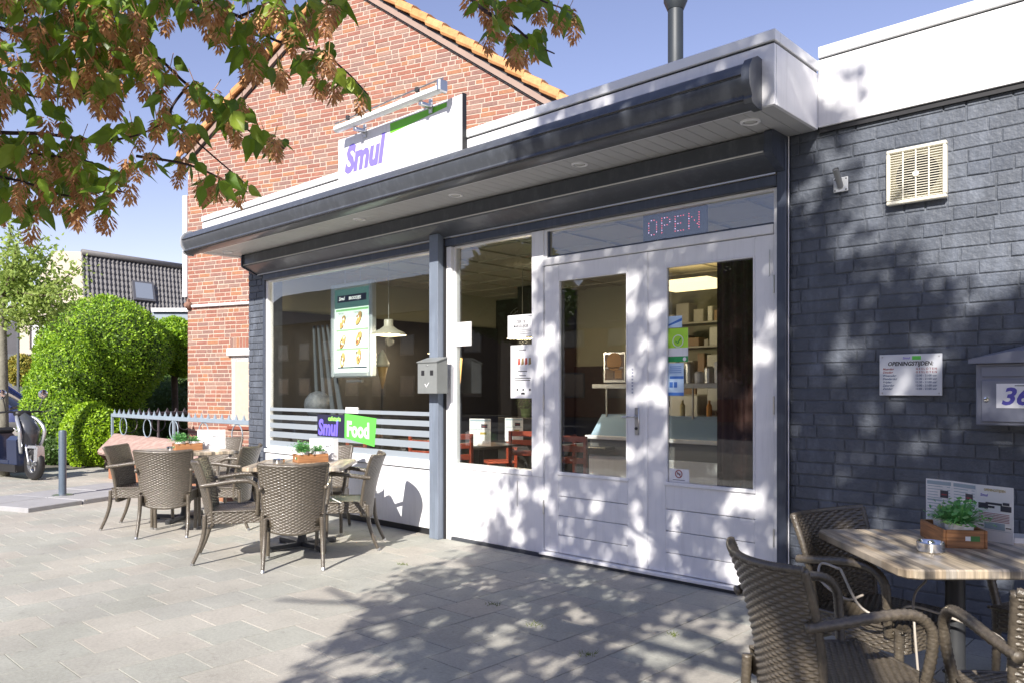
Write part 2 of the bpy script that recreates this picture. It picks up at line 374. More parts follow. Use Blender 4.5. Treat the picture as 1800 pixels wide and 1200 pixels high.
# slabs round the bollard
root = thing('slab_platform', 'low platform of grey concrete slabs beside the slim bollard', 'slab platform', (-10.8, -1.7, 0), world_children=True)
um = Vector((-.36, .933, 0)).normalized(); un = Vector((.933, .36, 0)).normalized()
o0 = Vector((-10.16, -2.25, 0))
SLAB = mat('slab_concrete', (.33, .33, .34), .85, var=.12, vscale=9, bump=.3, bscale=140); 
for a in range(3):
    for b in range(2):
        m = MB(); M = Matrix.Translation(o0 - un * (.64 * b) + um * (.72 * a)) @ Matrix(((un.x, um.x, 0, 0), (un.y, um.y, 0, 0), (0, 0, 1, 0), (0, 0, 0, 1)))
        m.bbox(-.63, 0, 0, .70, -.01, .055 + .003 * ((a + b) % 2), .006, M)
        m.build('slab', SLAB, root)
bo = thing('bollard', 'slim blue grey steel bollard standing on grey slabs left of the wicker chairs', 'bollard', (-11.05, -1.62, .05), world_children=True)
m = MB(); m.lathe((-11.05, -1.62, .05), [(.045, 0), (.045, .82), (.040, .835), (.02, .84)], 20); m.build('post', mat('bollard_paint', (.09, .12, .16), .4, var=.15, vscale=10), bo, auto=40)
m = MB(); m.lathe((-11.05, -1.62, .055), [(.12, 0), (.12, .012), (.05, .02)], 20); m.build('base_plate', METAL, bo, auto=40)

# ================================================================ SHOP BUILDING
XL, XR = -9.3, 4.0
shop = thing('shop_building', 'flat roofed snack bar with white double doors, wide shop window and dark painted brick', 'shop', (-5, .5, 0), world_children=True)
# right painted wall
m = MB(); m.box(-2.20, XR, .008, .26, 0, 3.06)
m.build('wall_core', PBRICK, shop)
m = MB(); bricks(m, Vector((0, .008, 0)), UX, NY, -2.195, XR, -.02, 3.05, .245, .0795, .009, .0068, rng, bev=.0042, jit=.0018, headers=.4)
m.build('painted_brick_wall', PBRICK, shop)
m = MB(); m.box(XL, -8.915, .008, .25, 0, 3.0); m.build('pier_core', PBRICK, shop)
m = MB(); bricks(m, Vector((0, .008, 0)), UX, NY, XL, -8.915, 0, 3.0, .245, .0795, .010, .012, rng, bev=.006, jit=.002)
bricks(m, Vector((XL, 0, 0)), Vector((0, 1, 0)), Vector((-1, 0, 0)), 0.01, .25, 0, 3.0, .245, .0795, .010, .012, rng, bev=.006)
m.build('pier', PBRICK, shop)
m = MB(); m.box(XL + .02, XL + .2, .25, 6.2, 0, 3.0); m.build('side_wall', RBRICK, shop)
# roof
m = MB(); m.box(-9.18, -2.03, -.60, .3, 3.095, 3.40); m.box(-9.18, XR, .3, 7, 3.1, 3.46); m.box(-2.03, XR, .05, .3, 3.1, 3.46)
m.build('roof', mat('roof_felt', (.08, .08, .085), .9), shop)
# soffit planks (run front to back)
m = MB(); x = -9.32
while x < -2.02:
    x1 = min(x + .1, -2.012); m.bbox(x, x1 - .004, -.635, .0, 3.058, 3.075, .003); x = x1
m.box(-9.32, -2.012, -.62, .0, 3.072, 3.094, mi=1)
m.build('soffit', [SOFF, BLACK], shop)
# fascias
m = MB(); m.bbox(-9.2, -2.0, -.655, -.63, 3.05, 3.405, .002); m.bbox(-2.022, -1.998, -.629, -.032, 3.05, 3.405, .002)
m.bbox(-1.997, XR, -.035, .02, 3.062, 3.488, .002); m.box(-9.2, -9.18, -.63, .3, 3.05, 3.405)
m.build('fascia_board', WHITE, shop)
m = MB(); m.box(-9.19, -2.006, -.650, -.62, 3.405, 3.417); m.box(-2.03, -2.006, -.62, -.03, 3.405, 3.417); m.box(-1.99, XR, -.03, .02, 3.488, 3.498)
m.box(-1.997, XR, -.02, .007, 3.03, 3.062)
m.build('fascia_shadow_gap', BLACK, shop)
m = MB(); m.bbox(-9.205, -1.990, -.668, -.60, 3.417, 3.482, .004); m.bbox(-2.055, -1.990, -.5995, -.04, 3.417, 3.482, .004)
m.bbox(-1.992, XR, -.048, .05, 3.498, 3.568, .004); m.box(-9.205, -9.15, -.5995, .3, 3.417, 3.482)
m.build('roof_edge_cap', mat('cap_aluminium', (.78, .79, .8), .32, var=.03), shop)
m = MB(); m.box(-5.62, -5.615, -.657, -.655, 3.06, 3.40); m.build('fascia_joint', BLACK, shop); m = MB(); m.box(-4.1, -4.095, -.657, -.655, 3.06, 3.4); m.build('fascia_joint', BLACK, shop)
# posts and jambs
m = MB(); m.bbox(-5.66, -5.535, -.12, .05, 0, 2.86, .004); m.build('post', GREYPOST, shop)
m = MB(); m.box(-5.535, -5.517, -.05, .05, .0, 2.82); m.build('post_joint', BLACK, shop)
m = MB(); m.bbox(-5.517, -5.452, -.03, .09, 0, 2.74, .003); m.build('window_jamb', WHITE, shop); m = MB(); m.bbox(-4.456, -4.325, -.012, .09, .669, 2.74, .003); m.build('window_jamb', WHITE, shop)
m = MB(); m.bbox(-2.30, -2.262, -.012, .09, 0, 2.74, .002); m.build('window_jamb', WHITE, shop)
m = MB(); m.bbox(-2.262, -2.198, -.055, .06, 0, 3.05, .004); m.build('corner_post', DBLUE, shop); m = MB(); m.bbox(-8.915, -8.875, -.02, .08, .06, 2.82, .002); m.build('corner_post', DBLUE, shop)
m = MB(); m.tube([(-2.191, -.03, .02), (-2.1925, -.03, 1.5), (-2.191, -.03, 3.05)], .004, 6); m.build('sealant_bead', WHITE, shop)
# roller shutter box
m = MB(); m.prism([(-.21, 3.052), (-.225, 3.04), (-.225, 2.925), (-.215, 2.91), (-.05, 2.835), (-.02, 2.835), (-.02, 3.052)], -9.02, -2.26)
m.build('shutter_box', ANTH, shop)
m = MB(); m.prism([(-.23, 3.055), (-.245, 3.04), (-.245, 2.915), (-.225, 2.895), (-.05, 2.822), (-.01, 2.822), (-.01, 3.055)], -2.26, -2.205); m.build('shutter_box_end', DBLUE, shop); m = MB(); m.prism([(-.23, 3.055), (-.245, 3.04), (-.245, 2.915), (-.225, 2.895), (-.05, 2.822), (-.01, 2.822), (-.01, 3.055)], -9.04, -9.02)
m.build('shutter_box_end', DBLUE, shop)
m = MB(); m.tube([(-9.0, -.232, 2.925), (-2.27, -.232, 2.925)], .006, 6); m.bbox(-9.0, -2.27, -.05, -.035, 2.818, 2.832, .002); m.build('shutter_guide_strip', mat('brushed_strip', (.5, .5, .5), .3, metal=.7), shop)
m = MB(); m.bbox(-8.875, -2.262, -.045, .07, 2.745, 2.815, .006); m.build('header_beam', DBLUE, shop)
# big shop window
m = MB(); fr = MB()
fr.bbox(-8.875, -8.835, .0, .08, .70, 2.745, .003); fr.bbox(-5.70, -5.66, 0, .08, .70, 2.745, .003); fr.bbox(-8.835, -5.70, 0, .08, .685, .722, .003); fr.bbox(-8.835, -5.70, 0, .08, 2.725, 2.745, .003)
wf = fr.build('shop_window', WHITE, shop)
m.box(-8.84, -5.695, .030, .036, .715, 2.73); m.build('pane', GLASS, wf)
m = MB(); m.bbox(-8.875, -5.66, -.03, .09, .638, .685, .005); m.build('window_sill', WHITE, shop)
m = MB(); m.bbox(-8.875, -5.66, -.005, .09, .06, .628, .003); m.build('plinth_panel', WHITE, shop)
m = MB(); m.box(-8.875, -5.66, .004, .09, .628, .638); m.box(-8.875, -5.66, .0, .09, 0, .06); m.build('plinth_joint', BLACK, shop)
m = MB(); FOIL = mat('frosted_foil', (.40, .45, .50), .5, trans=.35)
for z0, z1 in [(1.187, 1.148), (1.101, 1.045), (1.002, .940), (.897, .828), (.785, .722)]:
    m.box(-8.83, -5.705, .0262, .0285, z1, z0)
m.build('frosted_stripes', FOIL, wf)
# middle window + panel
m = MB(); m.bbox(-5.452, -4.325, -.008, .09, .028, .668, .003); m.bbox(-5.452, -4.456, -.02, .09, .670, .716, .004); m.build('panel_below_window', WHITE, shop)
mw = MB(); mw.bbox(-5.452, -5.438, .01, .07, .717, 2.74, .002); mw.bbox(-5.438, -4.457, .01, .07, 2.725, 2.744, .002); wf2 = mw.build('side_window', WHITE, shop)
m = MB(); m.box(-5.45, -4.455, .030, .036, .71, 2.74); m.build('pane', GLASS, wf2)
m = MB(); m.tube([(-4.62, -.014, .62), (-4.618, -.016, .5), (-4.622, -.014, .4)], .004, 6); m.build('espagnolette', METAL, shop)
# transom
tw = MB(); tw.bbox(-4.325, -2.30, -.02, .09, 2.437, 2.50, .005); tw.bbox(-4.325, -4.295, 0, .08, 2.50, 2.744, .003); tw.bbox(-4.295, -2.30, 0.0, .08, 2.725, 2.744, .002)
tf = tw.build('transom_window', WHITE, shop)
m = MB(); m.bbox(-4.295, -2.30, .012, .03, 2.5, 2.518, .002); m.bbox(-4.295, -4.278, .012, .03, 2.518, 2.725, .002); m.build('glazing_bead', DBLUE, tf)
m = MB(); m.box(-4.295, -2.305, .030, .036, 2.51, 2.73); m.build('pane', GLASS, tf)
m = MB(); m.bbox(-4.34, -2.21, -.055, .1, .028, .052, .004); m.build('threshold', WHITE, shop)
m = MB(); m.box(-5.45, -2.2, -.03, .1, 0, .027); m.build('threshold_base', mat('dark_stone', (.05, .055, .065), .7), shop)
def door(x0, x1, gx0, gx1, hinge_left):
    fr = MB(); z0, z1, gz0, gz1 = .058, 2.432, .717, 2.306; y0, y1 = -.006, .045
    fr.bbox(x0, gx0, y0, y1, z0, z1, .003); fr.bbox(gx1, x1, y0, y1, z0, z1, .003)
    fr.bbox(gx0 + .0003, gx1 - .0003, y0 + .0005, y1, gz1, z1, .003)
    # bottom panel in four boards with grooves
    gz = [z0, .207, .367, .527, gz0]
    for a, b in zip(gz[:-1], gz[1:]): fr.bbox(gx0 + .0003, gx1 - .0003, y0 + .0012, y1, a + .001, b - .004, .003)
    d = fr.build('door', WHITE, shop)
    b = MB()
    b.bbox(gx0, gx0 + .012, y0 - .006, y0 + .02, gz0, gz1, .003); b.bbox(gx1 - .012, gx1, y0 - .006, y0 + .02, gz0, gz1, .003)
    b.bbox(gx0 - .01, gx1 + .01, y0 - .012, y0 + .02, gz0 - .016, gz0 + .01, .003); b.bbox(gx0 + .012, gx1 - .012, y0 - .006, y0 + .02, gz1 - .012, gz1, .003)
    b.build('glazing_bead', WHITE, d)
    p = MB(); p.box(gx0 + .002, gx1 - .002, .022, .028, gz0, gz1); p.build('pane', GLASS, d)
    h = MB(); hx = x0 - .002 if hinge_left else x1 + .002
    for z in (.42, 1.3, 2.1):
        h = MB(); h.tube([(hx, y0 - .006, z - .06), (hx, y0 - .006, z + .06)], .007, 8); h.build('hinge', METAL, d)
    return d
dl = door(-4.318, -3.309, -4.165, -3.474, True); drr = door(-3.303, -2.302, -3.137, -2.437, False)
m = MB(); m.bbox(-3.325, -3.288, -.018, -.007, .06, 2.43, .004); m.build('astragal', WHITE, dl)
m = MB(); m.bbox(-3.405, -3.365, -.018, -.006, 1.06, 1.27, .006); m.tube([(-3.385, -.02, 1.20), (-3.385, -.055, 1.20), (-3.40, -.06, 1.20), (-3.49, -.055, 1.195)], .008, 8); m.lathe((-3.385, -.012, 1.11), [(.011, 0), (.011, .016), (.005, .018)], 12, NY, mi=1)
m.build('door_handle', [METAL, BLACK], dl, auto=40)
m = MB(); m.box(-3.44, -3.415, -.009, -.0075, 1.36, 1.58)
for k in range(8): m.box(-3.435, -3.42, -.0105, -.009, 1.375 + k * .025, 1.39 + k * .025, mi=1)
m.build('push_sticker', [WHITE2, mat('grey_print', (.35, .37, .45), .6)], dl)
m = MB(); m.tube([(-2.325, -.02, 2.33), (-2.325, -.022, 2.16), (-2.327, -.03, 2.15)], .003, 6); m.build('door_hook', METAL, drr)
# downlights
for i, x in enumerate((-2.25, -3.59, -4.93, -6.31, -8.98)):
    lab = ['recessed round downlight at the right end of the canopy ceiling', 'recessed round downlight above the left door leaf', 'recessed round downlight just right of the grey post',
           'recessed round downlight above the menu light box', 'recessed downlight at the far left end of the canopy ceiling'][i]
    dlt = thing('downlight', lab, 'downlight', (x, -.45, 3.058), 0, 'downlights in the canopy ceiling')
    m = MB(); m.lathe((0, 0, 0), [(.062, 0), (.062, -.008), (.05, -.012), (.044, -.004)], 24, cap=False); m.build('ring', WHITE2, dlt, auto=40)
    m = MB(); m.lathe((0, 0, -.003), [(.043, 0), (.03, -.006), (.002, -.008)], 20); m.build('lamp_glass', mat('lamp_lens', (.55, .55, .52), .2), dlt, smooth=True)
# interior shell
INW = mat('interior_wall', (.27, .26, .185), .8, var=.06, vscale=2); IND = mat('interior_dark_panel', (.02, .018, .017), .5, var=.2, vscale=4)
CEIL = mat('interior_ceiling', (.42, .39, .30), .8, var=.05)
m = MB(); m.box(-9.1, -1.8, 4.3, 4.4, 0, 2.9); m.box(-9.12, -9.05, .26, 4.3, 0, 2.9); m.box(-1.8, -1.75, .27, 4.3, 0, 2.9); m.build('interior_wall', INW, shop)
m = MB(); m.box(-9.04, -1.82, 4.26, 4.298, 0, 1.75); m.box(-9.045, -9.0, .28, 4.25, 0, 2.4); m.box(-9.04, -7.4, 4.24, 4.255, 1.2, 2.86); m.build('wainscot', IND, shop)
m = MB(); m.box(-9.2, -1.75, .1, 4.4, 2.9, 2.95)
for k in range(12): m.box(-9.1 + k * .62, -9.08 + k * .62, .12, 4.3, 2.885, 2.899)
for k in range(7): m.box(-9.1, -1.8, .2 + k * .62, .22 + k * .62, 2.887, 2.8985)
m.build('interior_ceiling', CEIL, shop)
m = MB(); m.box(-9.2, -1.75, .1, 4.4, -.02, .03); m.build('interior_floor', mat('interior_floor', (.09, .08, .07), .35, var=.2, vscale=3), shop)
m = MB(); m.box(-5.25, -4.45, 2.95, 3.6, 2.62, 2.68); m.build('ceiling_light_panel', emis('panel_light', (1, .78, .4), 1.4), shop)
m = MB(); m.bbox(-7.6, -7.35, 3.2, 4.2, .03, 2.86, .01); m.build('interior_pillar', IND, shop)
# flue on the roof
fl = thing('flue_pipe', 'dark grey flue pipe rising from the flat roof', 'flue pipe', (-4.26, 1.97, 3.46), world_children=True)
m = MB(); m.lathe((-4.26, 1.97, 3.46), [(.13, 0), (.085, .06), (.078, .07), (.078, .9), (.082, .905), (.082, .93), (.078, .935), (.078, 1.84)], 28); m.build('pipe', mat('flue_zinc', (.030, .038, .045), .5, metal=.1, var=.15, vscale=6), fl, auto=40)
m = MB(); m.lathe((-4.26, 1.97, 5.26), [(.082, 0), (.12, .09), (.12, .16), (.14, .18), (.12, .3), (.02, .36)], 28); m.build('cowl', MATS['flue_zinc'], fl, auto=40)

# ================================================================ AWNING, SIGN, LAMP
aw = thing('awning_cassette', 'long anthracite awning cassette mounted along the canopy edge', 'awning', (-5.7, -.7, 3.05), world_children=True)
prof = [(-.656, 3.315), (-.70, 3.318), (-.765, 3.285), (-.80, 3.235), (-.806, 3.215), (-.800, 3.205), (-.806, 3.195), (-.80, 3.155), (-.775, 3.115), (-.77, 3.10), (-.778, 3.085), (-.765, 3.06), (-.70, 3.045), (-.656, 3.045)]
m = MB(); m.prism(prof, -9.42, -2.125); m.build('cassette', ANTH, aw, auto=25)
m = MB(); m.bbox(-9.42, -2.125, -.814, -.80, 3.208, 3.218, .003); m.bbox(-9.42, -2.125, -.79, -.765, 3.068, 3.082, .004); m.build('front_rail', mat('rail_dark', (.03, .03, .035), .25, coat=.3), aw)
prof2 = [(y - .012 if y < -.66 else y, z + (.014 if z > 3.2 else -.014)) for y, z in prof if (y, z) not in ((-.800, 3.205),)]
m = MB(); m.prism(prof2, -2.125, -2.075); m.build('end_cap', ANTH, aw, auto=25); m = MB(); m.prism(prof2, -9.45, -9.42); m.build('end_cap', mat('cap_light', (.35, .36, .38), .35), aw, auto=25)

PURP = mat('purple_print', (.20, .16, .62), .5); GRN = mat('green_print', (.15, .52, .03), .5); GRN2 = mat('green_panel', (.12, .55, .08), .5)
sg = thing('shop_sign', 'large white sign board with purple lettering and a green wedge above the awning', 'sign', (-5.42, -.70, 3.33), world_children=True)
m = MB(); m.bbox(-6.29, -4.575, -.705, -.672, 3.30, 3.76, .004); m.build('board', WHITE2, sg)
m = MB(); m.box(-4.574, -4.566, -.71, -.669, 3.30, 3.765); m.build('edge_strip', BLACK, sg)
m = MB(); text_into(m, 'Smul', .335, (-6.185, -.7065, 3.43), UX, UZ, 0, shear=.24, bold=.05, sx=.88)
m.build('lettering', PURP, sg)
m = MB(); y = -.7065; m.add([(-5.50, y, 3.735), (-5.50, y, 3.645), (-4.76, y, 3.70), (-4.76, y, 3.738)], [(0, 1, 2, 3)]); m.build('green_wedge', GRN, sg)
la = thing('sign_lamp', 'white fluorescent lamp fitting on arms above the shop sign', 'sign lamp', (-5.3, -.83, 3.76), world_children=True)
m = MB(); m.prism([(-.87, 3.75), (-.865, 3.785), (-.835, 3.80), (-.80, 3.785), (-.795, 3.75), (-.815, 3.735), (-.85, 3.735)], -6.13, -4.70); m.build('housing', mat('lamp_housing', (.82, .84, .82), .3), la, auto=30)
m = MB(); m.tube([(-6.15, -.835, 3.82), (-4.66, -.835, 3.84)], .006, 6); m.bbox(-4.695, -4.655, -.88, -.785, 3.73, 3.83, .01); m.build('end_fitting', METAL, la)
for x in (-5.86, -4.95):
    m = MB(); m.bbox(x - .022, x + .022, -.83, -.672, 3.70, 3.728, .004); m.bbox(x - .022, x + .022, -.72, -.709, 3.66, 3.78, .003); m.build('bracket', METAL, la)
for x in (-5.95, -4.98):
    m = MB(); m.lathe((x, -.835, 3.815), [(.02, 0), (.02, .03), (.01, .035)], 10); m.build('clamp', BLACK, la)

la.location.z += .03
# ================================================================ THINGS ON THE FACADE
vt = thing('ventilation_grille', 'cream square ventilation grille with round fan opening on dark painted brick wall', 'vent', (-1.42, -.01, 2.66))
CRM = mat('cream_plastic', (.72, .69, .58), .4, var=.04)
m = MB()
for a, b, c, d in ((-.163, .163, .142, .163), (-.163, .163, -.163, -.142), (-.163, -.142, -.1418, .1418), (.142, .163, -.1418, .1418)): m.bbox(a, b, -.04, .0, c, d, .005)
m.build('frame', CRM, vt)
m = MB(); m.box(-.142, .142, -.004, .003, -.142, .142, mi=1)
n_ = 40; vs = []; 
for i in range(n_):
    th = 2 * math.pi * i / n_; vs.append((.118 * math.cos(th), -.0045, .118 * math.sin(th)))
m.add(vs, [tuple(range(n_))], 0)
m.build('fan_opening', [BLACK, CRM], vt)
m = MB()
for i in range(19):
    z = -.132 + i * .0147; M = Matrix.Translation((0, -.022, z)) @ Matrix.Rotation(R(15), 4, 'X'); m.box(-.1415, .1415, -.007, .007, -.0024, .0024, M)
m.build('louvres', CRM, vt)
m = MB()
for x in (-.07, 0, .07): m.bbox(x - .004, x + .004, -.037, -.031, -.1415, .1415, .002)
m.lathe((0, -.031, 0), [(.018, 0), (.018, .008), (.014, .011)], 16, NY); m.build('grille_ribs', CRM, vt)

wl = thing('wall_bracket', 'small grey flag pole socket on a square white plate on the dark brick wall', 'wall bracket', (-1.862, -.01, 2.68))
m = MB(); m.bbox(-.045, .045, -.008, 0, -.045, .045, .003)
for a in (-.034, .034):
    for b in (-.034, .034): m.lathe((a, -.008, b), [(.005, 0), (.004, .003)], 8, NY, mi=1)
m.build('plate', [mat('plate_white', (.62, .64, .66), .4), BLACK], wl)
m = MB(); m.tube([(0, -.006, -.012), (0, -.09, .08)], [.019, .019], 14, cap=False); m.tube([(0, -.006, -.012), (0, -.085, .075)], [.015, .015], 14); m.build('socket', mat('socket_grey', (.3, .31, .32), .4, metal=.5), wl, auto=40)

# opening hours
oh = thing('opening_hours_sign', 'white metal plate listing opening hours screwed to the dark brick wall', 'sign', (-1.457, -.018, 1.49))
m = MB(); m.bbox(-.1715, .1715, -.006, .004, -.1215, .1215, .002); m.build('plate', mat('plate_alu', (.66, .68, .72), .35), oh)
m = MB(); y = -.0068; INK = mat('ink_black', (.02, .02, .025), .6); INKR = mat('ink_red', (.30, .05, .06), .6); INKB = mat('ink_blue', (.05, .09, .20), .6)
text_into(m, 'OPENINGSTIJDEN:', .033, (0.0, y, .055), UX, UZ, 0, shear=.2, bold=.03, align='CENTER', sx=.92)
days = ['Maandag', 'Dinsdag', 'Woensdag', 'Donderdag', 'Vrijdag', 'Zaterdag', 'Zondag']
hrs = ['G E S L O T E N', 'G E S L O T E N', '12:00 - 21:00 uur', '11:30 - 21:00 uur', '11:30 - 21:00 uur', '12:00 - 21:00 uur', '12:00 - 21:00 uur']
for i in range(7):
    z = .030 - i * .0195; mi = 1 if i < 2 else 2
    text_into(m, days[i], .0175, (-.152, y, z), UX, UZ, mi, shear=.2, bold=.02); text_into(m, hrs[i], .0165, (.145, y, z), UX, UZ, mi, bold=.02, align='RIGHT')
text_into(m, 'Smul', .02, (-.04, y, .093), UX, UZ, 3, shear=.2, bold=.02); m.box(.012, .06, y - .0003, y, .088, .110, mi=4)
m.build('lettering', [INK, INKR, INKB, PURP, GRN2], oh)
m = MB()
for a in (-.155, .155):
    for b in (-.107, .107): m.lathe((a, -.006, b), [(.005, 0), (.003, .003)], 10, NY)
m.build('screws', METAL, oh)

# letterbox
LBX = mat('letterbox_paint', (.20, .215, .27), .4, var=.05)
mbx = thing('letterbox', 'dark grey letterbox with pitched lid and house number on the brick wall', 'letterbox', (-.885, -.02, 1.21))
m = MB(); m.bbox(-.205, .205, -.115, 0, 0, .335, .006); m.build('body', LBX, mbx)
m = MB(); m.bbox(-.176, .176, -.126, -.115, .02, .245, .003); m.build('door', LBX, mbx)
m = MB(); m.bbox(-.178, .178, -.122, -.115, .262, .318, .003); m.build('letter_flap', LBX, mbx)
m = MB(); m.add([(-.235, -.145, .335), (.235, -.145, .335), (.235, .0, .335), (-.235, 0, .335), (-.235, -.145, .358), (.235, -.145, .358), (.235, 0, .37), (-.235, 0, .37), (0, -.145, .40), (0, 0, .43)],
      [(3, 2, 1, 0), (0, 1, 5, 8, 4), (2, 3, 7, 9, 6), (4, 8, 9, 7), (8, 5, 6, 9), (1, 2, 6, 5), (3, 0, 4, 7)]); m.build('lid', LBX, mbx)
m = MB(); m.lathe((-.150, -.126, .14), [(.013, 0), (.013, .008), (.006, .010)], 16, NY); m.build('lock', CHROME, mbx, auto=40)
m = MB(); m.box(-.105, .11, -.1285, -.1265, .095, .225); text_into(m, '36', .125, (-.085, -.1292, .115), UX, UZ, 1, shear=.25, bold=.03, sx=1.05); m.box(-.02, .10, -.1292, -.129, .212, .216, mi=2)
m.build('house_number', [WHITE2, mat('number_blue', (.10, .09, .42), .4), INK], mbx)

# cigarette bin on the post
cb = thing('ashtray_bin', 'grey metal cigarette bin with two square holes fixed to the grey post', 'ashtray bin', (-5.535, -.12, 1.37))
CBM = mat('bin_steel', (.27, .285, .28), .42, metal=.3, var=.08, vscale=9)
m = MB()
m.prism([(-.13, .0), (-.13, .285), (0, .325), (0, 0)], -.135, .135); m.build('body', CBM, cb)
m = MB(); m.prism([(-.14, .284), (-.14, .292), (0, .336), (0, .328)], -.142, .142); m.build('lid', CBM, cb)
m = MB()
for x in (-.062, .062): m.bbox(x - .022, x + .022, -.132, -.128, .165, .212, .001)
m.build('holes', BLACK, cb)
m = MB(); 
for p in ([(-.03, .085), (-.008, .06), (.024, .098)],): m.tube([(x, -.1315, z) for x, z in p], .004, 6)
m.build('logo_mark', WHITE2, cb)
m = MB(); m.lathe((0, -.12, .255), [(.006, 0), (.006, .014)], 8, NY); m.build('lock', METAL, cb)

# stickers and papers on the glass (each a flat sheet on its pane)
def sheet(name, label, cat, x0, x1, z0, z1, y, mats, draw=None, group=None, rot=0):
    o = MB(); o.box(x0, x1, y - .0015, y, z0, z1)
    if draw: draw(o, y - .0019, x0, x1, z0, z1)
    c = Vector(((x0 + x1) / 2, y, z0)); 
    o.v = [(p[0] - c.x, p[1] - c.y, p[2] - c.z) for p in o.v]
    ob = o.build(name, mats); ob.location = c; tag(ob, label, cat, group); return ob
GY = .022
def d_check(o, y, x0, x1, z0, z1):
    w = x1 - x0; h = z1 - z0
    o.add([(x0, y, z0 + h * .42), (x1, y, z0 + h * .42), (x1, y, z0 + h), (x0, y, z0 + h)], [(0, 1, 2, 3)], 1)
    o.add([(x0, y, z0), (x1, y, z0), (x1, y, z0 + h * .17), (x0, y, z0 + h * .17)], [(0, 1, 2, 3)], 2)
    o.tube([(x0 + w * .5 + w * .26 * math.cos(t / 20 * 6.3), y - .0005, z0 + h * .62 + w * .26 * math.sin(t / 20 * 6.3)) for t in range(21)], .0035, 5, mi=0)
    o.tube([(x0 + w * .38, y - .001, z0 + h * .62), (x0 + w * .48, y - .001, z0 + h * .55), (x0 + w * .64, y - .001, z0 + h * .70)], .004, 5, mi=2)
    o.lathe((x0 + w * .83, y, z0 + h * .085), [(w * .09, 0), (w * .08, .0006)], 12, NY, mi=0)
    text_into(o, 'OK', h * .09, (x0 + w * .08, y - .0004, z0 + h * .05), UX, UZ, 0, bold=.03) if False else None
sheet('window_sticker', 'bright green sticker with a round tick mark on the right door glass', 'sticker', -3.13, -2.965, 1.605, 1.85, GY, [WHITE2, mat('lime', (.42, .75, .05), .5), mat('deepgreen', (.02, .30, .08), .5)], d_check, 'stickers on the door glass')
def d_lines(col, n, x=.1, top=.85, frac=.8):
    def f(o, y, x0, x1, z0, z1):
        w = x1 - x0; h = z1 - z0
        for i in range(n):
            zz = z0 + h * (top - i * (top - .1) / n); ww = w * (frac - .25 * ((i * 7) % 3) / 2)
            o.add([(x0 + w * x, y, zz), (x0 + w * x + ww, y, zz), (x0 + w * x + ww, y, zz + h * .35 / n), (x0 + w * x, y, zz + h * .35 / n)], [(0, 1, 2, 3)], 1)
    return f
def d_blue(o, y, x0, x1, z0, z1):
    w = x1 - x0; h = z1 - z0
    o.add([(x0, y, z0), (x1, y, z0), (x1, y, z0 + h * .1), (x0, y, z0 + h * .1)], [(0, 1, 2, 3)], 1); o.add([(x0 + w * .1, y, z0 + h * .52), (x1, y, z0 + h * .52), (x1, y, z0 + h * .6), (x0 + w * .1, y, z0 + h * .6)], [(0, 1, 2, 3)], 1)
    for a in (.08, .36): o.add([(x0 + w * a, y, z0 + h * .25), (x0 + w * (a + .22), y, z0 + h * .25), (x0 + w * (a + .22), y, z0 + h * .42), (x0 + w * a, y, z0 + h * .42)], [(0, 1, 2, 3)], 1)
    for k in range(4): o.add([(x0 + w * .1, y, z0 + h * (.7 + .06 * k)), (x0 + w * .85, y, z0 + h * (.7 + .06 * k)), (x0 + w * .85, y, z0 + h * (.72 + .06 * k)), (x0 + w * .1, y, z0 + h * (.72 + .06 * k))], [(0, 1, 2, 3)], 1)
PALEB = mat('pale_blue_print', (.50, .66, .85), .5); MIDB = mat('mid_blue_print', (.06, .18, .55), .5)
sheet('window_sticker', 'pale blue information sticker below the green tick sticker', 'sticker', -3.13, -3.0, 1.36, 1.598, GY, [PALEB, MIDB], d_blue, 'stickers on the door glass')
def d_wave(o, y, x0, x1, z0, z1):
    w = x1 - x0; h = z1 - z0; o.add([(x0, y, z0 + h * .15), (x1, y, z0 + h * .55), (x1, y, z0 + h * .8), (x0, y, z0 + h * .3)], [(0, 1, 2, 3)], 1)
sheet('window_sticker', 'small light blue sticker with a blue wave above the green tick sticker', 'sticker', -3.13, -3.015, 1.855, 1.94, GY, [PALEB, MIDB], d_wave, 'stickers on the door glass')
def d_nosmoke(o, y, x0, x1, z0, z1):
    c = Vector(((x0 + x1) / 2, y - .001, z0 + (z1 - z0) * .62)); r = (z1 - z0) * .28
    o.tube([c + Vector((r * math.cos(t / 20 * 6.2832), 0, r * math.sin(t / 20 * 6.2832))) for t in range(21)], .0035, 5, mi=1)
    o.tube([c + Vector((-r * .7, 0, r * .7)), c + Vector((r * .7, 0, -r * .7))], .003, 5, mi=1)
    o.box(c.x - r * .55, c.x + r * .55, y - .0008, y, c.z - .003, c.z + .003, mi=2)
    o.box(c.x - .05, c.x + .05, y - .0008, y, z0 + .014, z0 + .018, mi=2)
sheet('window_sticker', 'white no smoking sticker low on the right door glass', 'sticker', -3.127, -2.955, .728, .825, GY, [WHITE2, INKR, INK], d_nosmoke, 'stickers on the door glass')
sheet('paper_notice', 'blank white paper taped inside the left edge of the side window', 'paper notice', -5.435, -5.235, 1.81, 2.03, .027, [WHITE2, INK])
def d_notice(o, y, x0, x1, z0, z1):
    w = x1 - x0; h = z1 - z0; c = (x0 + x1) / 2
    o.box(x0 + w * .06, x1 - w * .06, y, y + .0003, z1 - h * .10, z1 - h * .08, mi=1)
    for t, k in (('ZEER DE', .62), ('MAKKELIJKER', .42)): text_into(o, t, h * .19, (c, y, z0 + h * k), UX, UZ, 1, bold=.03, align='CENTER', sx=.8)
    for k in (.12, .22, .3): o.box(x0 + w * .16, x1 - w * .12, y, y + .0003, z0 + h * k, z0 + h * (k + .02), mi=1)
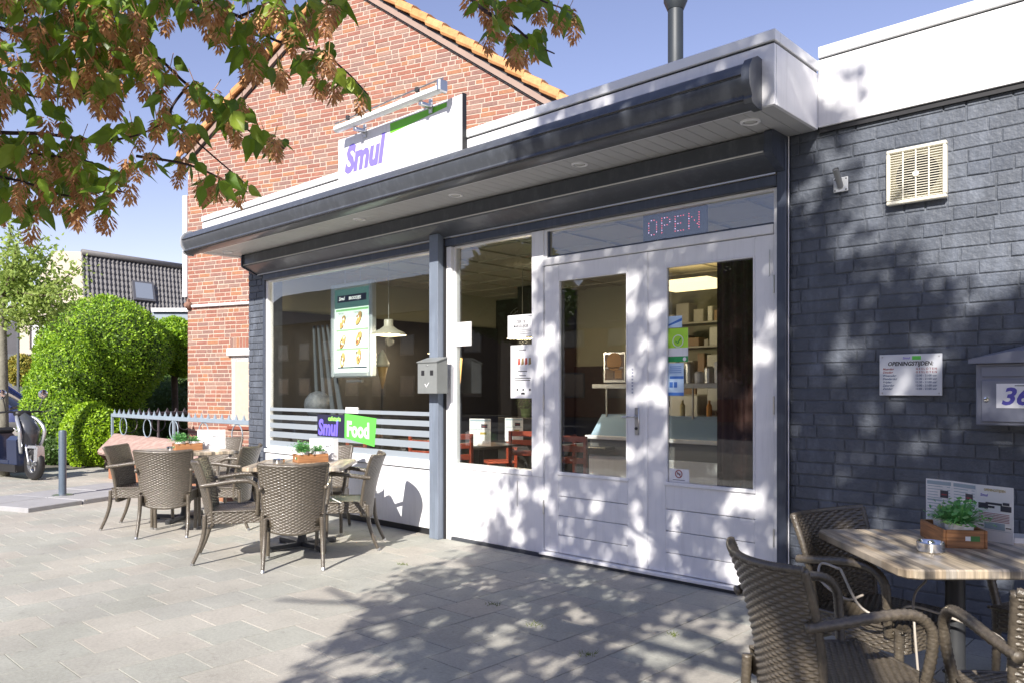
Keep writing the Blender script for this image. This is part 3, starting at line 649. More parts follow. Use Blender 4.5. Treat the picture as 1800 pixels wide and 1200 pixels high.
sheet('paper_notice', 'white landscape notice with bold black heading on the side window', 'paper notice', -4.77, -4.46, 1.86, 2.05, .027, [WHITE2, INK], d_notice)
def d_poster(o, y, x0, x1, z0, z1):
    w = x1 - x0; h = z1 - z0
    for a, mi in ((.3, 2), (.45, 3), (.6, 2), (.75, 3)): o.add([(x0 + w * a, y, z0 + h * .62), (x0 + w * (a + .12), y, z0 + h * .64), (x0 + w * (a + .10), y, z0 + h * .76), (x0 + w * (a + .02), y, z0 + h * .75)], [(0, 1, 2, 3)], mi)
    for k, ww in ((.9, .3), (.50, .4), (.42, .3), (.37, .7), (.33, .65)): o.box(x0 + w * (.5 - ww / 2), x0 + w * (.5 + ww / 2), y, y + .0003, z0 + h * k, z0 + h * (k + .015), mi=1)
    for a in (.25, .5, .78): o.box(x0 + w * a, x0 + w * (a + .07), y, y + .0003, z0 + h * .14, z0 + h * .18, mi=1)
    o.box(x0 + w * .45, x0 + w * .6, y, y + .0003, z0 + h * .07, z0 + h * .11, mi=1)
sheet('paper_notice', 'tall white poster with a small coloured picture below the notice', 'paper notice', -4.735, -4.457, 1.33, 1.79, .027, [WHITE2, INK, mat('print_red', (.5, .1, .07), .6), mat('print_brown', (.3, .22, .1), .6)], d_poster)
def d_smul(o, y, x0, x1, z0, z1):
    text_into(o, 'Smul', .24, (x0 + .02, y, z0 + .025), UX, UZ, 1, shear=.12, bold=.045, sx=.82)
    text_into(o, 'cafetaria', .072, (x0 + .22, y - .0006, z0 + .185), UX, UZ, 2, bold=.03, sx=1.0)
sheet('logo_sticker', 'dark window sticker with purple word and small green word in the shop window', 'sticker', -7.775, -7.235, .875, 1.125, .0255, [mat('sticker_dark', (.02, .02, .05), .4), mat('purple_bright', (.17, .13, .75), .5), mat('green_bright', (.35, .85, .15), .5)], d_smul)
o = MB(); y = .0235; o.add([(-7.24, y, .878), (-6.70, y, .805), (-6.665, y, 1.105), (-7.235, y, 1.145)], [(0, 1, 2, 3)])
text_into(o, 'Food', .225, (-7.20, y - .0006, .905), Vector((1, 0, -.03)).normalized(), UZ, 1, shear=0, bold=.045, sx=.88)
text_into(o, '&', .06, (-7.21, y - .0006, 1.085), UX, UZ, 1, bold=.02) if False else None
tag(o.build('logo_sticker', [GRN2, mat('pale_green', (.62, .9, .6), .5)]), 'green window sticker with pale green word next to the purple one', 'sticker')
sheet('paper_slip', 'small cream paper slip stuck above the green window sticker', 'paper slip', -7.22, -6.99, 1.15, 1.215, .0255, [WHITE2])

# OPEN led sign behind the transom
ob = thing('open_sign', 'black LED sign reading OPEN behind the transom glass', 'sign', (-3.11, .06, 2.52))
m = MB(); m.bbox(-.27, .27, 0, .03, 0, .21, .004); m.build('panel', mat('led_panel', (.012, .012, .03), .3), ob)
m = MB(); LET = {'O': [(0, 0), (0, 1), (0, 2), (0, 3), (0, 4), (1, 5), (2, 5), (3, 4), (3, 3), (3, 2), (3, 1), (3, 0), (2, -1), (1, -1)], 'P': [(0, -1), (0, 0), (0, 1), (0, 2), (0, 3), (0, 4), (0, 5), (1, 5), (2, 5), (3, 4), (3, 3), (2, 2), (1, 2)],
    'E': [(0, -1), (0, 0), (0, 1), (0, 2), (0, 3), (0, 4), (0, 5), (1, 5), (2, 5), (3, 5), (1, 2), (2, 2), (1, -1), (2, -1), (3, -1)], 'N': [(0, -1), (0, 0), (0, 1), (0, 2), (0, 3), (0, 4), (0, 5), (1, 3.5), (2, 2), (3, .5), (3.6, -1), (3.6, 0), (3.6, 1), (3.6, 2), (3.6, 3), (3.6, 4), (3.6, 5)]}
for i, ch in enumerate('OPEN'):
    for a, b in LET[ch]: m.lathe((-.215 + i * .115 + a * .023, 0, .05 + (b + 1) * .018 + (i % 2) * .004), [(.0030, 0), (.002, .004)], 6, NY, mi=(0 if (a + b) % 3 else 1))
m.build('led_letters', [emis('led_red', (1, .10, .16), 1.6), emis('led_white', (.9, .6, 1), 1.5)], ob)

# ================================================================ WICKER CHAIRS
def weave_surface(mb, f, nu, nv, su=4, sv=4, amp=.0028, closed=False, flip=False, mi=None):
    """f(u,v)->point, u,v in 0..1 ; nv strands woven over nu warps"""
    NU, NV = nu * su, nv * sv; vs = []; 
    for j in range(NV + 1):
        v = j / NV; row = min(j // sv, nv - 1); fv = (j - row * sv) / sv; b = math.sin(math.pi * fv) ** .6 if 0 < fv < 1 else 0
        for i in range(NU + 1):
            u = i / NU; p = f(u, v); e = 1e-3
            du = f(min(u + e, 1), v) - f(max(u - e, 0), v); dv = f(u, min(v + e, 1)) - f(u, max(v - e, 0)); n = du.cross(dv).normalized()
            if flip: n = -n
            h = amp * b * (1 + 1.1 * math.cos(math.pi * (u * nu) + math.pi * row)) - amp * .6
            vs.append(p + n * h)
    W = NU + 1; fs = []
    for j in range(NV):
        for i in range(NU):
            q = (j * W + i, j * W + i + 1, (j + 1) * W + i + 1, (j + 1) * W + i); fs.append(q[::-1] if flip else q)
    mb.add(vs, fs, mi)
def bez(pts, n=12):
    """smooth Catmull-Rom through points"""
    P = [Vector(p) for p in pts]; P = [P[0] * 2 - P[1]] + P + [P[-1] * 2 - P[-2]]; out = []
    for i in range(1, len(P) - 2):
        for k in range(n):
            t = k / n; a, b, c, d = P[i - 1], P[i], P[i + 1], P[i + 2]
            out.append(.5 * ((2 * b) + (c - a) * t + (2 * a - 5 * b + 4 * c - d) * t * t + (3 * b - a - 3 * c + d) * t ** 3))
    out.append(P[-2]); return out
def wrap(i, th): return 1 + .11 * math.sin(i * 2.1 + 2 * th)
def make_chair():
    root = thing('wicker_chair', 'x', 'chair', (0, 0, 0))
    def back(off):
        def f(u, v):
            a = (u - .5) * 2
            zb = .275 + .035 * a * a; zt = .825 - .012 * (1 - a * a); z = zb + (zt - zb) * v
            w = .212 + .048 * v ** 1.2
            y = -.215 - .035 * v - .085 * v ** 2.2 + (.055 + .02 * v) * a * a
            return Vector((a * (w + (.0 if off == 0 else -.0)), y + off, z))
        return f
    m = MB()
    weave_surface(m, back(-.012), 18, 44, su=4, sv=4, amp=.0036, flip=False); weave_surface(m, back(.014), 18, 44, su=4, sv=4, amp=.0036, flip=True)
    # rolled rim
    for rim in ([back(.001)(1, k / 14) for k in range(15)], [back(.001)(0, k / 14) for k in range(15)], [back(.001)(k / 24, 1) for k in range(25)], [back(.001)(k / 24, 0) for k in range(25)]):
        m.tube(bez(rim, 6), .0155, 8, ripple=wrap)
    m.build('backrest', RATTAN, root, smooth=True)
    m = MB()
    def seat(u, v):
        x = (u - .5) * .45; y = -.20 + v * .44
        return Vector((x * (1 + .03 * v), y, .425 - .012 * math.sin(math.pi * u) * math.sin(math.pi * v)))
    weave_surface(m, seat, 18, 34, su=4, sv=4, amp=.003)
    def apron(u, v):
        # runs round front and both sides
        pts = [Vector((-.225, -.2)), Vector((-.232, .215)), Vector((-.2, .247)), Vector((.2, .247)), Vector((.232, .215)), Vector((.225, -.2))]
        L = [(pts[i + 1] - pts[i]).length for i in range(5)]; S = sum(L); t = u * S; i = 0
        while i < 4 and t > L[i]: t -= L[i]; i += 1
        q = pts[i].lerp(pts[i + 1], t / L[i]); return Vector((q.x, q.y, .425 - .10 * v))
    weave_surface(m, apron, 50, 8, su=4, sv=5, amp=.004)
    m.tube(bez([(-.225, -.2, .423), (-.232, .21, .423), (-.2, .244, .423), (.2, .244, .423), (.232, .21, .423), (.225, -.2, .423)], 8), .008, 6, ripple=wrap)
    m.box(-.22, .22, -.2, .235, .33, .405)
    m.build('seat', RATTAN, root, smooth=True)
    for sx in (-1, 1):
        p = bez([(sx * .215, -.215, .40), (sx * .218, -.225, .25), (sx * .222, -.262, .12), (sx * .226, -.315, .0)], 26); n_ = len(p)
        m = MB(); m.tube(p, [.020 - .006 * i / n_ for i in range(n_)], 9, ripple=wrap); lg = m.build('leg', RATTAN, root, smooth=True)
        m = MB(); m.tube([p[-5], p[-1]], [.0155, .0145], 10); m.build('foot_cap', METAL, lg, smooth=False)
        p = bez([(sx * .222, .225, .42), (sx * .222, .222, .3), (sx * .226, .222, .15), (sx * .228, .228, .0)], 26); n_ = len(p)
        m = MB(); m.tube(p, [.021 - .006 * i / n_ for i in range(n_)], 9, ripple=wrap); lg = m.build('leg', RATTAN, root, smooth=True)
        m = MB(); m.tube([p[-5], p[-1]], [.0165, .0155], 10); m.build('foot_cap', METAL, lg)
        p = bez([(sx * .245, -.245, .635), (sx * .262, -.12, .652), (sx * .272, .03, .672), (sx * .272, .13, .665), (sx * .270, .185, .62), (sx * .264, .195, .55), (sx * .248, .19, .46), (sx * .232, .185, .39)], 14)
        m = MB(); m.tube(p, .0185, 10, ripple=wrap); m.build('armrest', RATTAN, root, smooth=True)
    return root
chair0 = make_chair(); used = False
def chair(pos, ang, label, group):
    """ang = world heading the chair faces"""
    global used
    c = chair0 if not used else copy_tree(chair0); used = True
    c.location = (pos[0], pos[1], 0); c.rotation_euler = (0, 0, ang - R(90)); c['label'] = label; c['category'] = 'chair'; c['group'] = group
    return c
G3, G1, G2 = 'wicker chairs at the right table', 'wicker chairs at the middle table', 'wicker chairs at the left table'
chair(rd(1.14, 2.80)[:2], R(53), 'sunlit wicker armchair in the right foreground with its back to the white doors', G3)
chair(rd(1.64, 3.50)[:2], R(-14), 'shaded wicker armchair against the dark wall behind the nearest table', G3)
chair((-.43, -2.03), R(127), 'wicker armchair cut off by the bottom right corner with one curved arm showing', G3)
chair((-.55, -.78), R(252), 'dark wicker armchair half hidden under the far side of the nearest table', G3)
chair((-5.63, -1.57), R(146), 'wicker armchair with its back to the viewer at the middle table', G1)
chair((-5.93, -.86), R(226), 'wicker armchair seen from the side, right of the middle table by the white plinth', G1)
chair((-6.17, -1.80), R(58), 'wicker armchair seen from the side, left of the middle table', G1)
chair((-6.70, -.62), R(-44), 'wicker armchair behind the middle table under the shop window', G1)
chair((-7.72, -1.68), R(143), 'wicker armchair with its back to the viewer at the left table', G2)
chair((-8.30, -1.72), R(46), 'leftmost wicker armchair nearest the bollard', G2)
chair((-7.68, -1.12), R(222), 'wicker armchair between the two far tables in front of the dark pier', G2)
chair((-8.92, -.66), R(-47), 'wicker armchair on the far side of the left table by the brick house', G2)

# ---------------------------------------------------------------- tables
TOPM = striped_mat('table_board', [(.16, .14, .12), (.46, .38, .27), (.26, .25, .24), (.60, .50, .37), (.34, .27, .19), (.50, .47, .42)], 26, .42, coat=.12)
def make_table():
    t = thing('bistro_table', 'x', 'table')
    m = MB(); a = .42; c = .05; pr = []
    for sx, sy in ((1, 1), (-1, 1), (-1, -1), (1, -1)):
        q = [(sx * a, sy * (a - c)), (sx * (a - c * .3), sy * (a - c * .3)), (sx * (a - c), sy * a)]
        pr += q if sx * sy > 0 else q[::-1]
    n_ = len(pr); e = .006
    L = [(.735 - .022, 0), (.735 - .016, 1), (.75 - .006, 1), (.75, 0)]
    vs = []
    for z, f in L:
        for x, y in pr: k = 1 - (0 if f else e / a); vs.append((x * k, y * k, z))
    fs = [tuple(range(n_))[::-1], tuple(range(3 * n_, 4 * n_))]
    for i in range(3):
        for k in range(n_): fs.append((i * n_ + k, i * n_ + (k + 1) % n_, (i + 1) * n_ + (k + 1) % n_, (i + 1) * n_ + k))
    m.add(vs, fs); m.build('tabletop', TOPM, t)
    m = MB(); m.lathe((0, 0, .05), [(.05, 0), (.042, .03), (.038, .04), (.038, .64), (.06, .65)], 20); m.bbox(-.2, .2, -.03, .03, .69, .712, .004); m.bbox(-.03, .03, -.2, .2, .6895, .711, .004); m.build('column', mat('table_iron', (.03, .032, .035), .45), t, auto=40)
    m = MB()
    for k in range(4):
        M = Matrix.Rotation(R(45 + 90 * k), 4, 'Z'); m.prism([(-.028, .015), (-.022, .05), (.022, .05), (.028, .015)], .0, .34, M=M); m.lathe(M @ Vector((.32, 0, .0)), [(.032, 0), (.032, .03), (.02, .035)], 12)
    m.build('base', MATS['table_iron'], t)
    return t
tb = make_table()
def place(o, loc, rz, label, group=None):
    o.location = loc; o.rotation_euler = (0, 0, rz); o['label'] = label
    if group: o['group'] = group
    return o
TC3, TC1, TC2 = rd(1.84, 3.26), Vector((-6.17, -1.17, 0)), Vector((-8.42, -1.22, 0))
place(tb, TC3, AZ, 'square wood look table in the right foreground beside the dark brick wall', 'square cafe tables')
place(copy_tree(tb), TC1, AZ + R(2), 'square wood look table in front of the shop window, middle one', 'square cafe tables')
place(copy_tree(tb), TC2, AZ + R(38), 'square wood look table nearest the brick house', 'square cafe tables')

# ---------------------------------------------------------------- planter boxes, menus, ashtrays
def make_planter():
    t = thing('planter_box', 'x', 'planter box'); W = striped_mat('box_wood', [(.30, .13, .05), (.36, .17, .07), (.25, .10, .045)], 9, .6, axis=2, coat=0)
    m = MB(); a, b, h = .14, .085, .075
    m.bbox(-a, a, -b, -b + .012, 0, h, .003); m.bbox(-a, a, b - .012, b, 0, h, .003); m.bbox(-a, -a + .012, -b + .0125, b - .0125, 0, h, .003); m.bbox(a - .012, a, -b + .0125, b - .0125, 0, h, .003); m.box(-a + .012, a - .012, -b + .012, b - .012, .004, .015)
    m.build('box', W, t)
    m = MB(); m.box(-a - .001, -a, -.055, -.02, .03, .052); m.box(-a - .001, -a, -.0199, .0, .032, .050, mi=1); m.build('label', [mat('label_green', (.06, .2, .05), .6), WHITE2], t)
    m = MB(); 
    for x in (-.075, .065): m.lathe((x, 0, .018), [(.045, 0), (.055, .075), (.058, .08), (.050, .08), (.048, .06)], 16)
    m.build('pot', WHITE2, t, smooth=False)
    PG = mat('fresh_plant', rough=.5, trans=.35, isl=[(.12, .36, .10), (.18, .46, .14), (.08, .28, .10), (.28, .50, .16)])
    m = MB(); r_ = random.Random(5)
    for x, hh, nn in ((-.075, .13, 260), (.065, .075, 120)):
        for k in range(nn):
            a_ = r_.random() * 6.283; el = r_.uniform(.25, 1.5); L = hh * r_.uniform(.6, 1.1)
            d = Vector((math.cos(a_) * math.cos(el), math.sin(a_) * math.cos(el), math.sin(el)))
            p0 = Vector((x + math.cos(a_) * .02, math.sin(a_) * .02, .09)); p1 = p0 + d * L * .6; p2 = p0 + d * L + Vector((0, 0, -L * .25)); sd = d.cross(Vector((0, 0, 1))).normalized() * .0035
            m.add([p0 - sd * .4, p0 + sd * .4, p1 + sd, p1 - sd, p2], [(0, 1, 2, 3), (3, 2, 4)])
            if k % 3 == 0:
                q = p2; s2 = .012; ax = Vector((r_.uniform(-1, 1), r_.uniform(-1, 1), .5)).normalized(); m.add([q, q + sd.normalized() * s2 + ax * s2, q + ax * s2 * 2, q - sd.normalized() * s2 + ax * s2], [(0, 1, 2, 3)])
    m.build('plant', PG, t)
    return t
pb = make_planter(); PBG = 'planter boxes on the tables'
place(pb, TC3 + rd(.045, .10) - rd(0, 0) + Vector((0, 0, .75)), AZ + R(80), 'brown wooden planter box with fresh green herbs on the right foreground table', PBG)
b1 = TC1 + (rd(.05, .10) - rd(0, 0)); place(copy_tree(pb), b1 + Vector((0, 0, .75)), AZ + R(32), 'small wooden planter box with light green plant on the middle table', PBG)
b2 = TC2 + (rd(.02, .02) - rd(0, 0)); place(copy_tree(pb), b2 + Vector((0, 0, .75)), AZ + R(34), 'small wooden planter box with green plant on the left table', PBG)
PR = [WHITE2, mat('menu_blue', (.33, .42, .50), .5), mat('menu_dark', (.05, .05, .07), .5), mat('menu_ochre', (.45, .33, .08), .5), INKR, PURP]
def menu_panel(m, M, w, h, kind, rr):
    o = M @ Vector((0, 0, 0)); u = (M.to_3x3() @ Vector((1, 0, 0))); n = (M.to_3x3() @ Vector((0, -1, 0)))
    def r(x0, x1, z0, z1, mi, l=.0008): m.rect(o, u, UZ, x0, x1, z0, z1, n, l, mi)
    m.box(0, w, 0, .002, 0, h, M, 0 if kind != 'blank' else 0)
    if kind == 'list':
        r(.006, w - .006, h * .90, h * .97, 1)
        for k in range(15):
            zz = h * (.86 - k * .055); r(.008, w * (.45 + .2 * rr.random()), zz, zz + .003, 1); r(w * .8, w * .92, zz, zz + .003, 1)
        r(w * .55, w * .85, h * .66, h * .8, 2, .001); r(w * .6, w * .8, h * .71, h * .735, 4, .0012); r(w * .5, w * .8, h * .42, h * .50, 3, .001)
        r(.006, w - .006, h * .60, h * .615, 1)
    elif kind == 'card':
        text_into(m, 'OPENINGSTIJDEN', h * .062, o + u * (w * .5) + UZ * (h * .90) + n * .001, u, UZ, 3, bold=.02, align='CENTER', sx=.78)
        text_into(m, 'Smul', h * .07, o + u * (w * .10) + UZ * (h * .80) + n * .001, u, UZ, 5, shear=.2, bold=.02); r(w * .5, w * .8, h * .78, h * .86, 0)
        r(w * .05, w * .32, h * .58, h * .68, 2); r(w * .25, w * .70, h * .66, h * .70, 2); r(w * .66, w * .95, h * .56, h * .66, 2); r(w * .3, w * .5, h * .60, h * .64, 2); r(w * .72, w * .9, h * .67, h * .72, 2)
        for k in range(6): r(w * .06, w * .9, h * (.50 - k * .028), h * (.51 - k * .028), 4)
        r(w * .22, w * .78, h * .22, h * .34, 1); r(w * .05, w * .2, h * .26, h * .28, 2); r(w * .8, w * .95, h * .26, h * .28, 2); r(w * .04, w * .94, h * .2, h * .205, 1)
    elif kind == 'blank':
        text_into(m, 'eet', h * .13, o + u * (w * .6) + UZ * (h * .62) + n * .001, u, UZ, 2, shear=.2, bold=.03) if False else None
        r(w * .70, w * .78, h * .62, h * .68, 2); r(w * .80, w * .84, h * .61, h * .68, 2); r(w * .87, w * .95, h * .64, h * .70, 2); r(w * .2, w * .24, h * .74, h * .80, 1)
def make_menu(name, label, loc, rz, panels, h, group):
    t = thing(name, label, 'menu', loc, rz, group); x = Vector((0, 0, 0)); rr = random.Random(2)
    for w, ang, kind in panels:
        M = Matrix.Translation(x) @ Matrix.Rotation(R(ang), 4, 'Z'); m = MB(); menu_panel(m, M, w, h, kind, rr); m.build('menu_page', PR, t)
        x = M @ Vector((w, 0, 0))
    return t
MG = 'menus standing on the tables'
p = rd(1.93, 3.66); make_menu('menu_card', 'white triptych menu with opening hours and photos standing behind the herb box', (p.x, p.y, .752), AZ - R(66) , [(.125, 6, 'list'), (.13, -8, 'list'), (.155, 4, 'card')], .238, MG)
q = b1 + (rd(-.05, .16) - rd(0, 0)); make_menu('menu_card', 'blank white folding menu on the middle table in front of the striped glass', (q.x, q.y, .752), AZ + R(-6), [(.22, 2, 'blank'), (.06, 55, 'plain')], .20, MG)
q = b2 + (rd(.04, .17) - rd(0, 0)); make_menu('menu_card', 'blank white folding menu on the left table in front of the brick house', (q.x, q.y, .752), AZ + R(-4), [(.25, 3, 'blank'), (.06, 40, 'plain')], .21, MG)
def make_ash():
    t = thing('ashtray', 'x', 'ashtray'); m = MB()
    m.lathe((0, 0, 0), [(.048, 0), (.052, .004), (.052, .038), (.049, .042), (.044, .036), (.040, .02), (.003, .016)], 32, cap=False); m.build('bowl', CHROME, t, auto=35)
    m = MB(); m.lathe((0, 0, .0165), [(.038, 0), (.02, .004), (.002, .005)], 16); m.build('ash', mat('ash', (.12, .11, .10), .9), t); return t
ah = make_ash(); AG = 'round metal ashtrays'
p = at(1636, 968, 3.16); place(ah, (p.x, p.y, .7505), 0, 'round chrome ashtray in front of the herb box on the right table', AG)
q = TC1 + (rd(-.19, -.06) - rd(0, 0)); place(copy_tree(ah), (q.x, q.y, .7505), 0, 'round chrome ashtray on the left side of the middle table', AG)
q = TC2 + (rd(-.12, -.05) - rd(0, 0)); place(copy_tree(ah), (q.x, q.y, .7505), 0, 'round chrome ashtray on the left table', AG)
m = MB(); q = TC1 + (rd(-.23, .02) - rd(0, 0)); m.lathe((0, 0, 0), [(.03, 0), (.026, .07), (.014, .09), (.012, .10)], 16); o = m.build('sugar_shaker', CLEAR, None, smooth=True); o.location = (q.x, q.y, .7505); tag(o, 'small clear glass shaker beside the ashtray on the middle table', 'shaker')
q = TC3 + (rd(.40, .10) - rd(0, 0)); m = MB(); m.box(-.09, .09, -.06, .06, 0, .022); m.box(-.088, .088, -.058, .058, .022, .024, mi=1); o = m.build('card_stack', [WHITE2, mat('card_grey', (.4, .42, .45), .6)]); o.location = (q.x, q.y, .7505); o.rotation_euler = (0, 0, .4); tag(o, 'stack of grey cards at the right edge of the nearest table', 'cards')
CABM = mat('cable_plastic', (.42, .38, .33), .35, coat=.4)
m = MB(); m.tube(bez([rd(1.36, 3.25, .66), rd(1.40, 3.15, .53), rd(1.50, 3.1, .50), rd(1.62, 3.2, .52), rd(1.78, 3.15, .48), rd(1.95, 3.1, .40), rd(2.0, 3.2, .15)], 10), .0055, 8)
m.tube(bez([rd(1.36, 3.25, .66), rd(1.32, 3.35, .66), rd(1.30, 3.3, .60), rd(1.36, 3.2, .55), rd(1.44, 3.22, .56)], 10), .0055, 8)
m.tube(bez([rd(1.62, 3.1, .1), rd(1.60, 3.12, .45), rd(1.64, 3.2, .56), rd(1.74, 3.3, .60)], 10), .005, 8)
tag(m.build('security_cable', CABM, smooth=True), 'pale security cable looped between the chairs round the right foreground table', 'cable')
m = MB(); a = rd(-1.905, 6.55)
m.tube(bez([a + Vector((0, 0, .62)), a + rd(-.03, 0) - rd(0, 0) + Vector((0, 0, .55)), a + Vector((0, 0, .47)), a + rd(.03, .02) - rd(0, 0) + Vector((0, 0, .42))], 8), .005, 6)
m.tube(bez([a + rd(.03, 0) - rd(0, 0) + Vector((0, 0, .44)), a + rd(-.03, 0) - rd(0, 0) + Vector((0, 0, .49))], 8), .008, 6); m.tube(bez([a + rd(-.06, -.05) - rd(0, 0) + Vector((0, 0, .40)), a + Vector((0, 0, .44)), a + rd(.03, 0) - rd(0, 0) + Vector((0, 0, .5))], 8), .005, 6)
tag(m.build('security_cable', mat('cable_white', (.6, .6, .58), .4), smooth=True), 'white cable looped on the left side of the chair at the middle table', 'cable')
m = MB(); a = rd(-1.56, 6.66); m.tube(bez([a + Vector((-.02, 0, .60)), a + Vector((0, 0, .62)), a + Vector((.04, 0, .56)), a + Vector((.03, 0, .5)), a + Vector((.12, .05, .45))], 8), .005, 6); m.tube(bez([a + Vector((0, 0, .62)), a + Vector((-.02, 0, .54)), a + Vector((-.02, 0, .35))], 8), .005, 6)
tag(m.build('security_cable', MATS['cable_white'], smooth=True), 'white cable hanging on the right side of the chair at the middle table', 'cable')

# ================================================================ INSIDE THE SHOP
REDW = mat('red_wood', (.28, .05, .025), .4, coat=.2)
def red_chair():
    t = thing('red_chair', 'x', 'chair'); m = MB(); m.bbox(-.2, .2, -.2, .2, .43, .46, .01); m.build('seat', REDW, t)
    for sx in (-1, 1):
        for sy in (-1, 1):
            m = MB(); m.bbox(sx * .18 - .018, sx * .18 + .018, sy * .18 - .018, sy * .18 + .018, 0, .43 if sy > 0 else .90, .004); m.build('leg', REDW, t)
    m = MB()
    for z in (.62, .74, .84): m.bbox(-.16, .16, -.19, -.17, z, z + .06, .004)
    m.build('backrest', REDW, t); return t
rc = red_chair(); RG = 'red chairs inside the shop'
spots = [(-6.9, 1.0, 10, 'red wooden chair inside at the left edge of the side window'), (-6.35, .75, 80, 'red wooden chair inside behind the table menu'), (-6.0, 1.5, 200, 'red wooden chair inside behind the middle of the side window'),
         (-5.35, 1.3, 100, 'red wooden chair inside at the right edge of the side window'), (-8.0, .9, 0, 'red wooden chair inside low behind the striped glass'), (-7.1, 2.3, 150, 'red wooden chair deeper inside behind the striped glass'), (-5.05, 1.1, 190, 'red wooden chair inside at the left of the left door glass')]
for i, (x, y, a, lb) in enumerate(spots): place(rc if i == 0 else copy_tree(rc), (x, y, .03), R(a), lb, RG); 
def in_table():
    t = thing('inside_table', 'x', 'table'); m = MB(); m.bbox(-.35, .35, -.35, .35, .72, .75, .006); m.build('tabletop', mat('dark_top', (.07, .065, .06), .3), t); m = MB(); m.lathe((0, 0, 0), [(.2, 0), (.2, .02), (.03, .04), (.03, .72)], 16); m.build('column', BLACK, t); return t
it = in_table()
for i, (x, y, lb) in enumerate([(-6.45, 1.35, 'dark square table inside behind the side window'), (-7.6, 1.2, 'dark square table inside behind the striped glass'), (-5.4, 2.2, 'dark square table inside seen through the left door')]): place(it if i == 0 else copy_tree(it), (x, y, .03), 0, lb, 'dark tables inside the shop')
make_menu('menu_card', 'clear menu holder on the dark table behind the side window', (-6.33, 1.05, .785), R(20), [(.26, 0, 'list')], .30, 'menus inside the shop'); make_menu('menu_card', 'smaller menu holder further back behind the side window', (-6.55, 1.85, .785), R(35), [(.22, 0, 'list')], .28, 'menus inside the shop')
m = MB(); r_ = random.Random(9)
for k in range(160):
    a_ = r_.random() * 6.28; p = Vector((math.cos(a_), math.sin(a_), 0)) * r_.random() * .16 + Vector((0, 0, r_.random() * .18)); m.add([p, p + Vector((.03, 0, .01)), p + Vector((.02, .03, .03))], [(0, 1, 2)])
m.lathe((0, 0, -.12), [(.06, 0), (.08, .12)], 12); o = m.build('potted_plant', mat('dull_plant', (.08, .12, .05), .6)); o.location = (-7.25, 3.0, 1.15); tag(o, 'potted plant inside behind the side window', 'plant')
m = MB(); m.bbox(-7.6, -6.9, 2.8, 3.2, .03, 1.03, .01); tag(m.build('side_cabinet', IND), 'dark cabinet carrying the potted plant inside the shop', 'cabinet')
# counter with glass display
ct = thing('counter', 'white serving counter with a glass display case inside behind the doors', 'counter', (-4.2, 2.3, 0), world_children=True)
m = MB(); m.bbox(-5.4, -3.0, 2.0, 2.8, .45, .68, .01); m.bbox(-5.42, -2.98, 1.96, 2.8, .86, .90, .006); m.build('front_panel', WHITE2, ct)
m = MB(); m.bbox(-5.38, -3.02, 2.06, 2.75, .03, .45, .01); m.box(-5.4, -3.0, 2.03, 2.75, .68, .86); m.build('base', mat('counter_grey', (.12, .12, .12), .5), ct)
m = MB(); m.add([(-5.38, 2.02, .90), (-3.0, 2.02, .90), (-3.0, 2.22, 1.12), (-5.38, 2.22, 1.12)], [(0, 1, 2, 3)]); m.bbox(-5.38, -3.0, 2.22, 2.6, 1.12, 1.13, .003); m.build('glass_case', mat('case_glass', (.35, .48, .62), .08, spec=.8), ct)
m = MB(); m.bbox(-5.38, -3.0, 2.3, 2.7, .9, 1.0, .01); m.build('trays', METAL, ct)
m = MB()
for i in range(6): m.lathe((-4.9 + i * .33, 2.62, 1.13), [(.03, 0), (.03, .1), (.012, .13), (.012, .16)], 10)
tag(m.build('sauce_bottles', mat('bottle_mix', isl=[(.5, .08, .04), (.6, .45, .06), (.5, .5, .45)], rough=.3)), 'row of sauce bottles on the counter inside', 'bottles')
m = MB(); m.bbox(-5.35, -3.0, 2.0, 2.3, 1.42, 1.47, .005)
for x in (-5.3, -4.2, -3.05): m.box(x - .008, x + .008, 2.2, 2.216, 1.1, 1.42)
tag(m.build('serving_shelf', METAL), 'steel shelf on thin posts above the counter inside', 'shelf')
m = MB()
for i in range(9):
    x = -4.75 + i * .11; m.lathe((x, 2.15, 1.47), [(.045, 0), (.05, .1 + .05 * (i % 3)), (.03, .12 + .05 * (i % 3))], 12, mi=i % 2)
tag(m.build('cups', [WHITE2, METAL]), 'cups and tubs standing on the steel shelf inside', 'cups')
m = MB(); m.bbox(-4.6, -4.25, 3.2, 3.6, 1.15, 1.62, .02); m.bbox(-5.1, -4.7, 3.2, 3.6, 1.0, 1.35, .02); m.lathe((-4.5, 3.2, 1.5), [(.03, 0), (.03, .01)], 12, NY, mi=1); m.lathe((-4.36, 3.2, 1.5), [(.03, 0), (.03, .01)], 12, NY, mi=1)
tag(m.build('kitchen_machine', [mat('machine_steel', (.4, .4, .38), .4, metal=.4), BLACK]), 'steel kitchen machine with two dials seen through the right door', 'machine')
m = MB(); m.bbox(-4.3, -2.2, 4.0, 4.25, .03, .9, .01); m.box(-4.3, -2.2, 4.0, 4.05, 2.0, 2.5)
for i in range(12): m.box(-4.3 + i * .17, -4.19 + i * .17, 4.24, 4.255, 1.85 + .1 * (i % 3), 2.5, mi=1)
rk = random.Random(77)
for zz in (.95, 1.28, 1.62, 1.95, 2.25):
    m.box(-6.1, -4.0, 3.75, 4.1, zz - .02, zz, mi=1); x = -6.05
    while x < -4.05:
        w_ = rk.uniform(.05, .22); h_ = rk.uniform(.08, .26); m.bbox(x, x + w_, 3.78, 3.95 + rk.uniform(0, .1), zz, zz + h_, .006, mi=rk.choice((0, 1, 2, 2, 3))); x += w_ + rk.uniform(.01, .08)
